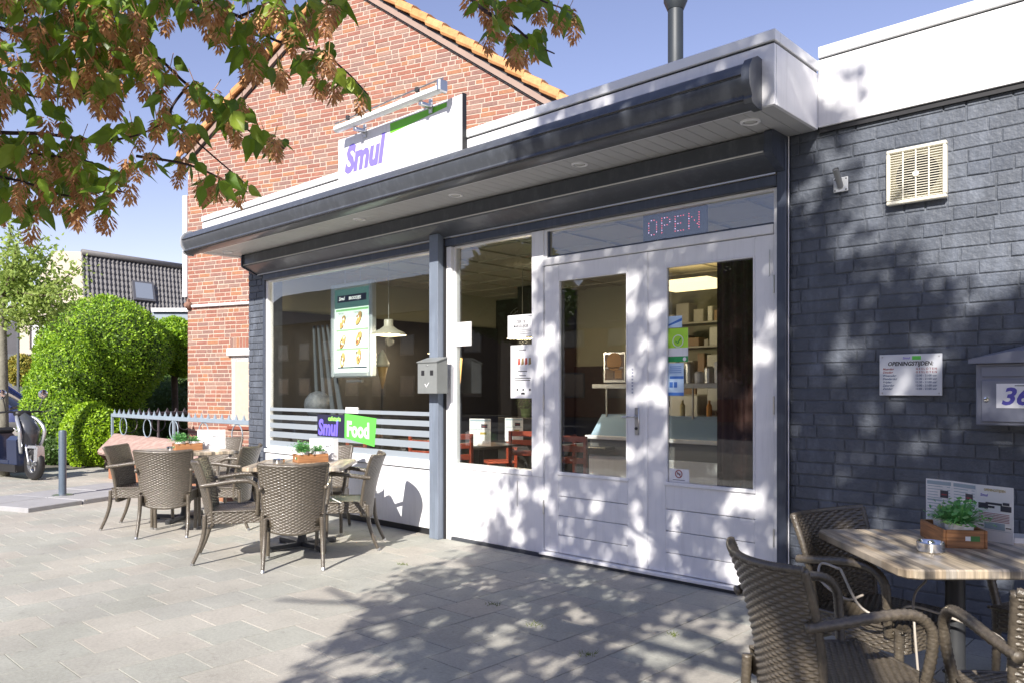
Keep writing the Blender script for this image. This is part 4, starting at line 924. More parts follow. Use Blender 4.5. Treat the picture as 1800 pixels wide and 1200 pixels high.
tag(m.build('kitchen_cabinets', [mat('kitchen_dark', (.10, .10, .085), .5), mat('kitchen_mid', (.25, .24, .20), .5), mat('kitchen_light', (.42, .42, .38), .5), mat('kitchen_brown', (.20, .13, .07), .6)]), 'dark kitchen cupboards along the back wall inside', 'cupboards')
pf = thing('picture_frame', 'framed burger picture standing on the shelf behind the left door glass', 'picture', (-5.08, 2.05, 1.48)); m = MB(); p0 = onY(1052, 612, 2.0); 
m = MB(); m.bbox(-.15, .15, 0, .02, 0, .34, .006); m.build('frame', METAL, pf); m = MB(); m.box(-.125, .125, -.004, 0, .03, .31); m.lathe((0, -.0045, .23), [(.1, 0), (.1, .001)], 16, NY, mi=1); m.box(-.12, .12, -.0055, -.004, .16, .17, mi=2); m.box(-.1, -.01, -.0055, -.004, .05, .14, mi=3); m.box(.01, .1, -.0055, -.004, .05, .14, mi=1)
m.build('picture', [emis('pic_dark', (.10, .06, .04), .3), mat('pic_bun', (.55, .3, .12), .6), WHITE2, mat('pic_mid', (.3, .2, .12), .6)], pf)
m = MB(); N = 40; vs = []
for i in range(N + 1): x = -2.885 + i / N * .60; y = .30 + .018 * math.sin(i * 1.1); vs += [(x, y, .04), (x, y, 2.42)]
m.add(vs, [(2 * i, 2 * i + 2, 2 * i + 3, 2 * i + 1) for i in range(N)]); tag(m.build('door_reflection_sheet', mat('reflection_brown', (.055, .022, .018), .8, var=.3, vscale=2), smooth=True), 'added dark brown sheet standing in for the dark reflection in the right door glass', 'curtain')  # added wavy sheet, coloured dark in place of the reflection in the glass
# wall fan
fan = thing('wall_fan', 'grey wire wall fan seen through the side window', 'fan', (-8.35, 4.1, 2.45)); m = MB()
for r0 in (.05, .12, .18, .235): m.tube([(r0 * math.cos(t / 24 * 6.2832), -.05, r0 * math.sin(t / 24 * 6.2832)) for t in range(25)], .005, 5)
for k in range(16): a_ = k / 16 * 6.2832; m.tube([(.04 * math.cos(a_), -.07, .04 * math.sin(a_)), (.235 * math.cos(a_), -.05, .235 * math.sin(a_))], .003, 4)
m.build('cage', METAL, fan); m = MB()
for k in range(4): m.add([Vector((math.cos(k * 1.571 + t) * r0, -.02, math.sin(k * 1.571 + t) * r0)) for r0, t in ((.03, 0), (.2, -.35), (.21, .35), (.05, .3))], [(0, 1, 2, 3)])
m.lathe((0, .1, 0), [(.05, 0), (.05, .17), (.03, .19)], 16, NY); m.build('blades', mat('fan_blade', (.5, .5, .48), .3), fan)
# lamps hanging inside
def pendant():
    t = thing('pendant_lamp', 'x', 'pendant lamp'); m = MB(); m.tube([(0, 0, .17), (0, 0, .90)], .004, 6); m.lathe((0, 0, .88), [(.03, 0), (.05, .03)], 12); m.build('cord', mat('cord', (.3, .3, .27), .6), t)
    m = MB(); m.lathe((0, 0, 0), [(.19, 0), (.17, .03), (.10, .06), (.06, .09), (.05, .10), (.05, .16), (.045, .17), (.044, .16), (.04, .10), (.09, .055), (.165, .02)], 28, cap=False); m.build('lamp_shade', mat('shade_enamel', (.42, .40, .32), .35), t, smooth=True)
    m = MB(); m.lathe((0, 0, .0), [(.005, 0), (.035, .02), (.035, .05), (.02, .07)], 16); m.build('bulb', emis('bulb', (1, .85, .55), 14), t, smooth=True); return t
pd = pendant()
for i, (x, y, z, lb) in enumerate([(-6.79, .28, 1.99, 'cream enamel pendant lamp with lit bulb right of the menu light box'), (-6.4, 2.0, 2.02, 'lit pendant lamp seen through the side window beside the poster'), (-8.1, 2.2, 1.9, 'lit pendant lamp far inside at the left of the side window')]):
    place(pd if i == 0 else copy_tree(pd), (x, y, z), 0, lb, 'pendant lamps inside the shop')
    L = bpy.data.lights.new('bulb_light', 'POINT'); L.energy = 32; L.color = (1, .8, .55); L.shadow_soft_size = .05; lo = bpy.data.objects.new('bulb_light', L); COL.objects.link(lo); lo.location = (x, y, z - .06)
# menu light box
lb = thing('menu_light_box', 'silver framed light box with six snack pictures hanging in the shop window', 'light box', (-7.64, .4, 1.55), world_children=True)
m = MB(); 
for a, b, c, d in ((-8.05, -7.985, 1.55, 2.65), (-7.295, -7.235, 1.55, 2.65), (-7.9845, -7.2955, 1.55, 1.615), (-7.9845, -7.2955, 2.585, 2.65)): m.bbox(a, b, .38, .46, c, d, .015)
m.build('frame', mat('lightbox_frame', (.5, .56, .60), .3, metal=.4), lb)
m = MB(); m.box(-7.985, -7.295, .405, .44, 1.615, 2.585)
yq = .4035
m.box(-7.985, -7.295, yq, .405, 2.36, 2.585, mi=1); m.box(-7.93, -7.36, yq - .001, yq, 2.43, 2.51, mi=2); text_into(m, 'BROODJES', .05, (-7.70, yq - .002, 2.452), UX, UZ, 5, bold=.02); text_into(m, 'Smul', .06, (-7.90, yq - .002, 2.455), UX, UZ, 5, shear=.2, bold=.02)
m.box(-7.93, -7.35, yq, .405, 1.655, 1.672, mi=2)
rq = random.Random(4)
for r0, (zc, zt) in enumerate(((2.20, 2.335), (1.97, 2.10), (1.76, 1.88))):
    m.box(-7.96, -7.32, yq, .405, zt - .012, zt + .012, mi=3)
    for c0 in (0, 1):
        xc = -7.83 + c0 * .32; zc2 = zc + c0 * .03; ang = R(55) if r0 < 2 else R(75)
        ca, sa = math.cos(ang), math.sin(ang)
        def blob(cx, cz, a, b, mi, l):
            m.add([(xc + cx + a * math.cos(t) * ca - b * math.sin(t) * sa, yq - l, zc2 + cz + a * math.cos(t) * sa + b * math.sin(t) * ca) for t in [k * .5236 for k in range(12)]], [tuple(range(12))], mi)
        blob(.006, -.008, .092, .046, 7, .0005); blob(0, 0, .088, .042, 4, .001)
        for k in range(9): blob(rq.uniform(-.04, .04), rq.uniform(-.05, .05), .018, .009, (6, 7, 5, 4 if r0 < 2 else 6)[rq.randrange(4)], .0015 + k * .0001)
        text_into(m, ['Hete kip', 'Gezond', 'Kaas', 'Tonijn', 'Vlees', 'Bal'][r0 * 2 + c0], .03, (xc - .08, yq - .001, zt - .045), UX, UZ, 2)
m.build('poster', [emis('lb_white', (.80, .95, .82), .75), emis('lb_teal', (.10, .22, .20), .35), mat('lb_dark', (.03, .04, .09), .4), emis('lb_green', (.30, .70, .28), .5), emis('lb_bun', (.62, .40, .14), .5), emis('lb_white2', (.9, .95, .9), .8), emis('lb_red', (.55, .16, .07), .4), mat('lb_brown', (.10, .06, .02), .5)], lb)
m = MB(); m.tube([(-7.8, .42, 2.65), (-7.8, .42, 2.88)], .004, 6); m.tube([(-7.5, .42, 2.65), (-7.5, .42, 2.88)], .004, 6); m.bbox(-7.75, -7.45, .40, .44, 1.49, 1.52, .005); m.build('hanger', METAL, lb)
# slanted curtain strips, round thing, ice cream cone
m = MB()
for k in range(4): m.add([(-8.62 + k * .10, .5, 2.2), (-8.58 + k * .10, .5, 2.2), (-8.46 + k * .19, .5, .9), (-8.54 + k * .18, .5, .9), (-8.62 + k * .10, .51, 2.2), (-8.58 + k * .10, .51, 2.2), (-8.46 + k * .19, .51, .9), (-8.54 + k * .18, .51, .9)], [(0, 1, 2, 3), (7, 6, 5, 4), (0, 4, 5, 1), (2, 6, 7, 3)])
tag(m.build('curtain_strips', mat('strip_grey', (.10, .11, .12), .8)), 'slanted dark grey curtain strips inside the left of the shop window', 'curtain strips')
m = MB(); m.lathe((0, 0, 0), [(.02, -.17), (.10, -.14), (.155, -.07), (.17, 0), (.155, .07), (.10, .14), (.02, .17)], 20); o = m.build('floor_lamp_ball', mat('woven_ball', (.13, .14, .16), .5, bump=.9, bscale=25, var=.5, vscale=20), smooth=True); o.location = (-8.42, .45, 1.22); tag(o, 'dark mottled ball standing low inside the left of the shop window', 'ball lamp')
m = MB(); m.tube([(0, 0, -.19), (0, 0, -1.19)], .015, 8); m.lathe((0, 0, -1.195), [(.14, 0), (.12, .03)], 16); o = m.build('ball_stand', BLACK); o.location = (-8.42, .45, 1.225); tag(o, 'black stand under the mottled ball inside the shop window', 'stand')
ic = thing('ice_cream_figure', 'large ice cream cone figure inside beneath the pendant lamp', 'ice cream figure', (-8.1, 1.2, 1.62)); m = MB(); m.lathe((0, 0, 0), [(.01, -.2), (.07, .08)], 16); m.build('cone', mat('cone_wafer', (.22, .15, .06), .6), ic, smooth=True); m = MB(); m.lathe((0, 0, .08), [(.085, 0), (.09, .05), (.06, .1), (.04, .16), (.005, .22)], 16); m.build('cream', mat('cream_white', (.28, .28, .25), .5), ic, smooth=True)
m = MB(); m.tube([(0, 0, -.2), (0, 0, -1.58)], .02, 8); m.lathe((0, 0, -1.58), [(.16, 0), (.14, .03)], 16); m.build('stand', BLACK, ic)
m = MB(); m.lathe((-8.18, 2.6, 1.5), [(.03, 0), (.06, .35), (.02, .36)], 12); tag(m.build('wall_light', emis('sconce', (1, .6, .2), 1.0)), 'narrow orange lit wall light behind the shop window', 'wall light')

# ================================================================ BRICK HOUSE WITH GABLE
K = 1.15
def sc_(p): return Vector((p[0] * K, (p[1] + 5) * K - 5, (p[2] - 1.4) * K + 1.4))
GU = Vector((.9527, .304, 0)).normalized(); GN = Vector((.304, -.9527, 0)).normalized()
G0 = sc_((-10.318, -.325, 1.4)); G0.z = 0
def onG(px, py, off=0.0):
    """pixel -> (s,z) on the gable plane"""
    r = ray(px, py); o = Vector((0, -CD, 0)); g0 = G0 + GN * off
    t = ((g0 - o).dot(GN)) / (Vector((r[0], r[1], 0)).dot(GN)); P = o + Vector((r[0] * t, r[1] * t, 0))
    return (P - G0).dot(GU), CH + r[2] * t
AS, AZ_, SL = 2.95, 7.0, .70
def gz(s): return AZ_ - SL * abs(s - AS)
bh = thing('brick_house', 'red brick house with steep gable and orange verge tiles behind the snack bar', 'house', (G0.x, G0.y, 0), world_children=True)
def GP(s, z, off=0.0): return G0 + GU * s + UZ * z + GN * off
SR = 6.35
m = MB(); vs = [GP(0, 0), GP(2.75, 0), GP(2.75, 3.38), GP(SR, 3.38), GP(SR, gz(SR)), GP(AS, AZ_), GP(0, gz(0))]; bk = [p - GN * .25 for p in vs]; m.add(vs + bk, [(0, 1, 2, 3, 4, 5, 6), (13, 12, 11, 10, 9, 8, 7), (0, 6, 13, 7), (4, 3, 10, 11)]); m.build('mortar_bed', MORTAR, bh)
ws0, wz1 = onG(407, 612); ws1 = ws0 + .9; _, wz0 = onG(407, 748)
rngb = random.Random(11)
def clip(a, b, c, d):
    # trim to the gable slopes
    lim = (AZ_ - .06 - d) / SL
    if lim <= 0: return False
    a, b = max(a, AS - lim), min(b, AS + lim)
    return (a, b) if b - a > .02 else False
m = MB(); BK = dict(bev=.003, jit=.0015, headers=.38)
for x0_, x1_, z0_, z1_ in ((0.0, ws0, 0, wz1 + .16), (ws0, 2.75, 0, wz0 - .05), (ws1 + .1, 2.75, wz0 - .05, wz1 + .16), (0.0, 2.75, wz1 + .16, 3.40), (0.0, SR, 3.40, 7)):
    bricks(m, G0, GU, GN, x0_, x1_, z0_, z1_, .225, .0612, .0125, .004, rngb, clip, **BK)

x = ws0 - .02
while x < ws1 + .04:                                    # soldier course over the window
    m.add([GP(x, wz1 + .01, .006), GP(x + .05, wz1 + .01, .006), GP(x + .05, wz1 + .155, .006), GP(x, wz1 + .155, .006)], [(0, 1, 2, 3)]); x += .061
m.build('gable_wall', RBRICK, bh)
m = MB(); lu = -GN
bricks(m, G0, lu, -GU, 0, 8, 0, gz(0) - .1, .225, .0612, .011, .006, rngb, None, bev=.003); m.build('side_wall', RBRICK, bh)
# verge: board with dark joints, tiles lying on it
for side, (sa, sb) in enumerate(((-.12, AS), (AS, SR + .02))):
    m = MB()
    d = Vector((sb - sa, 0, gz(sb) - gz(sa))); L = d.length
    def vp(t, h, off, sa=sa, sb=sb): s_ = sa + (sb - sa) * t; return GP(s_, gz(s_) + h, off)
    for (h0, h1, o1, mi) in ((-.065, .015, .05, 0), (-.085, -.065, .03, 1), (.015, .045, .045, 1)):
        q = [vp(0, h0, 0), vp(1, h0, 0), vp(1, h1, 0), vp(0, h1, 0), vp(0, h0, o1), vp(1, h0, o1), vp(1, h1, o1), vp(0, h1, o1)]
        m.add(q, [(4, 5, 6, 7), (7, 6, 2, 3), (0, 1, 5, 4), (0, 4, 7, 3), (5, 1, 2, 6)], mi)
    m.build('verge_board', [mat('verge_white', (.30, .21, .17), .6, var=.1, vscale=6), BLACK], bh)
    m = MB(); nt_ = int(L / .285); 
    for i in range(nt_ + 1):
        t0, t1 = i / (nt_ + 1), (i + 1.12) / (nt_ + 1)
        if side == 0: lo0, lo1 = .045 + .035, .045        # lower end lifted over the one below
        else: lo0, lo1 = .045, .045 + .035
        t1 = min(t1, 1.01); H = .13
        pr = [(.10, 0.0), (.115, .03), (.11, .09), (.08, H), (.0, H + .02), (-.12, H + .02), (-.12, H - .01), (0, H - .01), (.07, 0.0)]
        A = [vp(t0, lo0 + h, off) for off, h in pr]; B = [vp(t1, lo1 + h, off) for off, h in pr]; n_ = len(pr)
        m.add(A + B, [(k, (k + 1) % n_, (k + 1) % n_ + n_, k + n_) for k in range(n_)] + [tuple(range(n_))[::-1], tuple(range(n_, 2 * n_))])
    m.build('verge_tiles', TILEOR, bh)
    # roof slope behind
    m = MB(); N = 40; M2 = 24; vs = []
    for j in range(M2 + 1):
        for i in range(N + 1):
            t = j / M2; o_ = -.1 - 8 * i / N; vs.append(vp(t, .10 + .02 * math.sin(i * 2.2), o_))
    m.add(vs, [(j * (N + 1) + i, j * (N + 1) + i + 1, (j + 1) * (N + 1) + i + 1, (j + 1) * (N + 1) + i) for j in range(M2) for i in range(N)]); m.build('roof', TILEOR, bh)
# white trims, pipe, window
m = MB(); M = Matrix.Translation(G0) @ Matrix(((GU.x, -GN.x, 0, 0), (GU.y, -GN.y, 0, 0), (0, 0, 1, 0), (0, 0, 0, 1)))   # local x=s, y=inward
s0, z0 = onG(323, 345); s1, z1 = onG(333, 522); m.bbox(-.10, -.006, -.02, .12, z1, z0, .004, M); m.build('corner_board', WHITE2, bh)
m = MB(); zp = onG(345, 539)[1]; m.tube([GP(.12, zp, .03), GP(2.7, zp, .03)], .022, 10); m.build('conduit', WHITE2, bh)
m = MB(); m.lathe(GP(.05, zp + .02, .01), [(.05, 0), (.055, .03), (.05, .06), (.03, .09)], 16, GN); m.tube([GP(.02, zp - .05, .02), GP(.02, zp + .12, .02)], .02, 8); m.build('pipe_fitting', mat('fitting_brown', (.25, .14, .10), .6), bh)
m = MB(); m.bbox(ws0, ws1, -.02, .10, wz1 - .02, wz1 + .0, .002, M); m.bbox(ws0 - .05, ws1, -.06, .06, wz1 - .11, wz1 - .0, .01, M); wn = m.build('window', WHITE2, bh)
m = MB(); m.bbox(ws0, ws0 + .07, .0, .08, wz0 + .02, wz1 - .11, .004, M); m.bbox(ws0 + .0703, ws1, .0, .08, wz1 - .2, wz1 - .111, .004, M); m.bbox(ws0 + .0703, ws1, .0, .08, wz0 + .02, wz0 + .1, .004, M); m.build('frame', WHITE2, wn)
m = MB(); m.box(ws0 + .07, ws1, .05, .055, wz0 + .1, wz1 - .2, M); m.build('pane', GLASS, wn)
m = MB(); N = 60; vs = []
for i in range(N + 1): q = M @ Vector((ws0 + .06 + i / N * (ws1 - ws0), .12 + .02 * math.sin(i * .9), 0)); vs += [q + UZ * wz0, q + UZ * (wz1 - .1)]
m.add(vs, [(2 * i, 2 * i + 2, 2 * i + 3, 2 * i + 1) for i in range(N)]); m.build('curtain', mat('net_curtain', (.62, .68, .68), .9), wn, smooth=True)
m = MB(); m.bbox(ws0 - .06, ws1, -.035, .1, wz0 - .05, wz0, .004, M); m.build('window_sill', mat('sill_brown', (.22, .07, .045), .6), bh)
m = MB(); m.box(ws0 - .02, ws1, -.002, .0, wz0, wz1, M); m.build('window_recess', BLACK, bh) if False else None

# ================================================================ LOW PINK WALL AND ORNAMENTAL FENCE
PINK = mat('pink_stone', (.36, .235, .20), .9, var=.25, vscale=9, bump=1.0, bscale=14, col2=(.44, .33, .28))
m = MB(); NX = 90; prof3 = [(-.40, .38), (-.43, .42), (-.38, .455), (-.28, .50), (-.18, .54), (-.08, .58), (.02, .62), (.1, .655), (.16, .66), (.2, .5), (.2, 0)]
vs = []
for i in range(NX + 1):
    for k, (y, z) in enumerate(prof3):
        xl = -14.15 + max(0, .14 - y) * 1.45; x = xl + (-9.35 - xl) * i / NX
        d = .022 if 1 <= k < 8 else .006; nz_ = noise.noise(Vector((x * 4.1, y * 7, z * 5))) + .5 * noise.noise(Vector((x * 11, y * 15, z * 9))); vs.append((x, y + nz_ * d, z + nz_ * d))
n_ = len(prof3); m.add(vs, [(i * n_ + k, (i + 1) * n_ + k, (i + 1) * n_ + k + 1, i * n_ + k + 1) for i in range(NX) for k in range(n_ - 1)] + [tuple(range(n_)), tuple(range(NX * n_, NX * n_ + n_))[::-1]])
m.box(-13.2, -9.36, -.30, .15, -.02, .44, mi=1)
tag(m.build('low_wall', [PINK, RBRICK], auto=60), 'low pink stone wall with sloping face under the ornamental fence', 'low wall')
FEN = mat('fence_paint', (.24, .30, .36), .35, var=.1, vscale=9); FEND = mat('fence_iron', (.10, .08, .09), .5)
def fence(name, label, A, B, mats, spikes, rings, posts):
    t = thing(name, label, 'fence', tuple(A), world_children=True); A = Vector(A); B = Vector(B); d = (B - A); L = d.length; u = d.normalized(); n = Vector((u.y, -u.x, 0))
    M = Matrix.Translation(A) @ Matrix(((u.x, n.x, 0, 0), (u.y, n.y, 0, 0), (0, 0, 1, 0), (0, 0, 0, 1)))
    m = MB(); m.bbox(0, L, -.022, .022, -.045, .015, .006, M); m.build('top_rail', mats, t)
    m = MB()
    for i in range(spikes):
        x = (i + .5) * L / spikes; c = M @ Vector((x, 0, .015)); m.add([M @ Vector(q) for q in ((x - .035, -.012, .015), (x + .035, -.012, .015), (x + .035, .012, .015), (x - .035, .012, .015), (x, 0, .095))], [(0, 1, 4), (1, 2, 4), (2, 3, 4), (3, 0, 4)])
    m.build('spikes', mats, t)
    for i in range(rings):
        m = MB(); x = (i + .5) * L / rings; m.tube([M @ Vector((x + .145 * math.cos(k / 28 * 6.2832), 0, -.19 + .145 * math.sin(k / 28 * 6.2832))) for k in range(29)], .009, 6)
        m.build('ring', mats, t, smooth=True)
    for x in posts:
        m = MB(); m.bbox(x * L - .018, x * L + .018, -.018, .018, -1.0, .0, .003, M) ; m.build('post', mats, t)
    return t
fence('ornamental_fence', 'pale blue grey spiked rail with iron rings joining the dark pier', (-14.15, .1, .99), (-9.31, .1, .99), FEN, 24, 5, (.0, .5, 1.0))
fence('ornamental_fence', 'dark spiked rail running back towards the hedge', (-14.2, .16, .99), (-14.72, 1.85, .99), FEND, 9, 3, (.5, 1.0))
m = MB(); m.box(-14.8, -10.9, .2, 4, -.03, .35); struct(m.build('raised_soil', mat('dark_soil', (.10, .075, .05), .95, bump=.8, bscale=20)))

# ================================================================ LEAVES
def leaf(m, p, d, nrm, L, wr=.48, mi=None, curl=.12):
    d = d.normalized(); s_ = d.cross(nrm)
    if s_.length < 1e-4: s_ = d.cross(Vector((.3, .8, .1)))
    s_.normalize(); n = s_.cross(d); w = L * wr * .5
    pts = [p, p + d * L * .15 + s_ * w * .78 - n * w * .15, p + d * L * .42 + s_ * w - n * w * .3, p + d * L * .75 + s_ * w * .48 - n * L * curl * .6, p + d * L * 1.06 - n * L * curl,
           p + d * L * .75 - s_ * w * .48 - n * L * curl * .6, p + d * L * .42 - s_ * w - n * w * .3, p + d * L * .15 - s_ * w * .78 - n * w * .15, p + d * L * .45 + n * w * .12]
    m.add(pts, [(0, 1, 2, 8), (8, 2, 3, 4), (8, 4, 5, 6), (0, 8, 6, 7)], mi)
def qleaf(m, p, d, nrm, L, wr=.5, mi=None):
    d = d.normalized(); s_ = d.cross(nrm)
    if s_.length < 1e-4: s_ = Vector((1, 0, 0))
    s_ = s_.normalized() * L * wr * .5; m.add([p, p + d * L * .5 + s_, p + d * L, p + d * L * .5 - s_], [(0, 1, 2, 3)], mi)
def rvec(r_): 
    while True:
        v = Vector((r_.uniform(-1, 1), r_.uniform(-1, 1), r_.uniform(-1, 1)))
        if .05 < v.length < 1: return v.normalized()
def cone(m, p, L, r_):
    """hanging fruit cluster of overlapping papery bracts"""
    ax = Vector((r_.uniform(-.2, .2), r_.uniform(-.2, .2), -1)).normalized(); rows = 6
    for i in range(rows):
        t = i / (rows - 1); c = p + ax * L * (.05 + .8 * t); rad = L * (.22 + .38 * math.sin(math.pi * min(1, .25 + t * .70)))
        k_ = 8
        for k in range(k_):
            a = (k + .5 * (i % 2)) / k_ * 6.283 + r_.uniform(-.2, .2); o = Vector((math.cos(a), math.sin(a), 0)); o = (o - ax * o.dot(ax)).normalized()
            d = (ax * 1.0 + o * (1.15 - .5 * t)).normalized(); b = c + o * rad * .35
            qleaf(m, b, d, o + rvec(r_) * .3, L * .38 * r_.uniform(.8, 1.25), .42)

# ================================================================ THE TREE OVERHEAD (trunk behind the viewer)
tr = thing('hop_hornbeam_tree', 'leafy tree with hanging brown fruit clusters reaching in from the top left', 'tree', (1.1, -7.2, 0), world_children=True)
trunk = MB(); limbs = MB()
tp = bez([(1.1, -7.2, -.05), (1.08, -7.2, .6), (1.12, -7.18, 1.6), (1.05, -7.1, 2.6), (.95, -7.1, 4.0), (.8, -7.05, 5.6), (.7, -7.0, 7.4)], 6); n_ = len(tp)
trunk.tube(tp, [.17 * (1 - .8 * i / n_) + .015 for i in range(n_)], 14); trunk.build('trunk', BARK, tr, smooth=True)
rt = random.Random(21)
lim_ends = []
for k in range(22):
    t0 = tp[int(n_ * rt.uniform(.38, .95))]; e = Vector((rt.uniform(-3.2, 2.2), rt.uniform(-9.2, -5.6), t0.z + rt.uniform(.2, 2.0))); mid = t0.lerp(e, .5) + Vector((0, 0, .3))
    if -e.x * sA + (e.y + 5) * cA > .2: continue
    pth = bez([t0, mid, e], 8); limbs.tube(pth, [.05 * (1 - .8 * i / len(pth)) + .006 for i in range(len(pth))], 7); lim_ends.append(pth)
# the low boughs that reach over the camera to the shop
def bough(pts, r0, r1):
    p = bez(pts, 8); limbs.tube(p, [r0 + (r1 - r0) * i / len(p) for i in range(len(p))], 6)
# visible twigs: photo pixel, distance
tw_lines = [[(-260, 150, 2.4), (-120, 225, 2.35), (0, 234, 2.3), (75, 236, 2.3), (170, 247, 2.3), (235, 240, 2.28), (290, 216, 2.25)],
            [(-120, 225, 2.35), (0, 262, 2.2), (90, 275, 2.2), (140, 280, 2.2), (200, 300, 2.15)], [(-260, 60, 2.5), (-60, 40, 2.45), (60, 72, 2.4), (130, 100, 2.4), (250, 88, 2.4), (330, 150, 2.38), (385, 185, 2.35), (440, 232, 2.3), (500, 262, 2.28)],
            [(-60, 40, 2.45), (90, 10, 2.4), (230, -30, 2.4), (330, 0, 2.4), (420, 30, 2.4), (480, 70, 2.38), (560, 92, 2.35), (610, 128, 2.33), (648, 168, 2.3)],
            [(330, 150, 2.38), (300, 205, 2.3), (360, 262, 2.3), (440, 330, 2.28)], [(240, 275, 2.25), (330, 290, 2.25), (400, 320, 2.25), (435, 338, 2.25)],
            [(-60, 300, 2.2), (40, 320, 2.15), (120, 345, 2.15), (200, 335, 2.15), (240, 350, 2.15)], [(560, -160, 2.5), (700, -110, 2.3), (800, -30, 2.2), (850, 18, 2.15), (900, 45, 2.15), (940, 78, 2.12), (975, 95, 2.12)], [(800, -30, 2.2), (900, -20, 2.2), (960, 5, 2.2), (1005, 20, 2.2)],
            [(420, 30, 2.4), (520, -10, 2.4), (600, 5, 2.4)], [(-60, 120, 2.4), (60, 170, 2.35), (150, 165, 2.35), (220, 180, 2.3)]]
for li, ln in enumerate(tw_lines):
    r0_ = .009 if li in (0, 2, 3, 7) else .0045
    p = bez([at(*q) for q in ln], 6); limbs.tube(p, [r0_ + (.0016 - r0_) * i / len(p) for i in range(len(p))], 5)
bough([(1.05, -7.1, 2.7), (.2, -6.6, 3.0), (-.9, -5.9, 3.0), (-2.1, -5.2, 2.75), at(-260, 60, 2.5)], .022, .008)
bough([(-.9, -5.9, 3.0), (-1.8, -5.4, 2.7), at(-260, 150, 2.4)], .02, .009); bough([(1.05, -7.1, 3.0), (.3, -6.2, 3.4), (-.6, -5.0, 3.5), at(560, -160, 2.5)], .022, .009)
bough([(-2.1, -5.2, 2.75), at(-160, 260, 2.3), at(-60, 300, 2.2)], .018, .009)
limbs.build('branch', TWIG, tr, smooth=True)
lv = MB(); cn = MB(); rl = random.Random(33)
blobs = [(20, 15, 45, 7), (90, 20, 50, 8), (160, 20, 50, 8), (230, 25, 50, 9), (300, 10, 40, 5), (60, 75, 40, 6), (130, 75, 40, 5), (190, 85, 50, 10), (240, 100, 32, 4), (10, 115, 38, 5), (25, 165, 32, 5), (95, 130, 32, 4), (150, 145, 40, 9), (190, 160, 32, 5), (225, 130, 25, 3), (265, 140, 22, 2), (295, 125, 18, 1),
         (10, 265, 28, 4), (60, 262, 28, 4), (95, 285, 32, 5), (30, 310, 32, 4), (80, 335, 32, 4), (125, 352, 32, 4), (150, 312, 32, 4), (55, 380, 26, 3), (15, 355, 26, 3), (205, 330, 26, 3), (190, 372, 20, 2), (140, 268, 25, 3), (225, 300, 20, 2), (190, 245, 20, 2), (235, 225, 22, 2), (285, 212, 20, 2), (330, 240, 20, 2), (110, 215, 18, 1), (75, 205, 18, 1),
         (330, 295, 20, 2), (362, 335, 18, 2), (395, 322, 20, 2), (432, 340, 14, 1), (270, 290, 18, 1), (275, 178, 14, 1), (345, 168, 18, 2), (375, 182, 22, 2), (420, 200, 22, 3), (402, 225, 16, 2), (450, 240, 18, 2), (485, 258, 16, 2), (330, 10, 30, 3), (375, 25, 32, 4), (405, 60, 28, 3), (442, 55, 34, 5), (455, 95, 26, 3), (430, 110, 20, 2), (500, 25, 32, 4), (478, 130, 20, 2), (525, 55, 28, 4), (545, 118, 24, 3), (575, 100, 20, 2),
         (598, 140, 20, 2), (628, 168, 10, 1), (560, 15, 26, 3), (600, 15, 18, 2), (565, 150, 14, 1), (850, 10, 20, 1), (878, 32, 24, 3), (862, 62, 14, 1), (905, 72, 18, 2), (930, 90, 24, 3), (950, 70, 12, 1), (985, 30, 22, 2), (1010, 38, 14, 1), (942, 8, 18, 2), (-60, 60, 80, 18), (-70, 200, 80, 16), (-60, 340, 70, 12), (200, -60, 120, 20), (450, -50, 100, 14), (860, -40, 60, 6)]
def dens(p): return p
for bx, by, br, nl in blobs:
    for _ in range(int(nl * 4.0)):
        a = rl.random() * 6.283; rr_ = br * math.sqrt(rl.random()); px, py = bx + rr_ * math.cos(a), by + rr_ * math.sin(a) * .8; p = at(px, py - 14, rl.uniform(2.0, 2.55))
        d = Vector((rl.uniform(-.7, .7), rl.uniform(-.7, .7), rl.uniform(-1, -.15))); n = (rvec(rl) + Vector((0, 0, .8))).normalized(); leaf(lv, p, d, n, rl.uniform(.045, .078), rl.uniform(.48, .60))
    for _ in range(max(1, int(nl * 1.0))):
        a = rl.random() * 6.283; rr_ = br * math.sqrt(rl.random()) * .95; p = at(bx + rr_ * math.cos(a), by + rr_ * math.sin(a) - 6, rl.uniform(2.0, 2.45)); cone(cn, p, rl.uniform(.044, .062), rl)
        q = p + Vector((rl.uniform(-.02, .02), rl.uniform(-.02, .02), .035)); cn.tube([p, q], .0012, 4)
# crown behind and above the viewer: defined by where its shade lands (Xs,Zs = shadow on the facade plane)
def shade_ok(X, Z):
    e = noise.noise(Vector((X * 1.7, Z * 1.7, 3))) * .28
    if X < -5.1 + e or X > 1.6 or Z < -2.6 or Z > 3.5: return 0
    if Z > .2: lim = -4.95 + (Z - .2) * .28
    elif Z > -.7: lim = -4.9 - (.2 - Z) * .30
    else: lim = -5.2 + (-.7 - Z) * .50
    if X < lim + e: return 0
    top = 3.25 if X < -2.0 else (2.75 - .9 * (X + 2.0) / .7 if X < -1.3 else 1.85 + .15 * (X + 1.3))
    if X > -2.9 and Z > 1.9: top += e * 1.3
    if X < -1.85: top = 3.32 - .22 * max(0, (-3.6 - X)) + e * 1.2
    if Z > top: return 0
    dns = 1.0
    if ((X + 2.0) / 1.0) ** 2 + ((Z + .92) / .70) ** 2 < 1: dns = .03
    elif -2.6 < X < .6 and -1.7 < Z < -.2: dns = .45
    if -4.4 < X < -3.55 and -1.05 < Z < -.1: dns = .5
    if Z > 2.6: dns = .75
    if X < lim + .4: dns = min(dns, .55)
    gap = noise.noise(Vector((X * 2.3 + 9, Z * 2.3, 1.5)))
    if gap > .16 and not (X > -2.3 and Z > 0): dns *= .5
    return dns
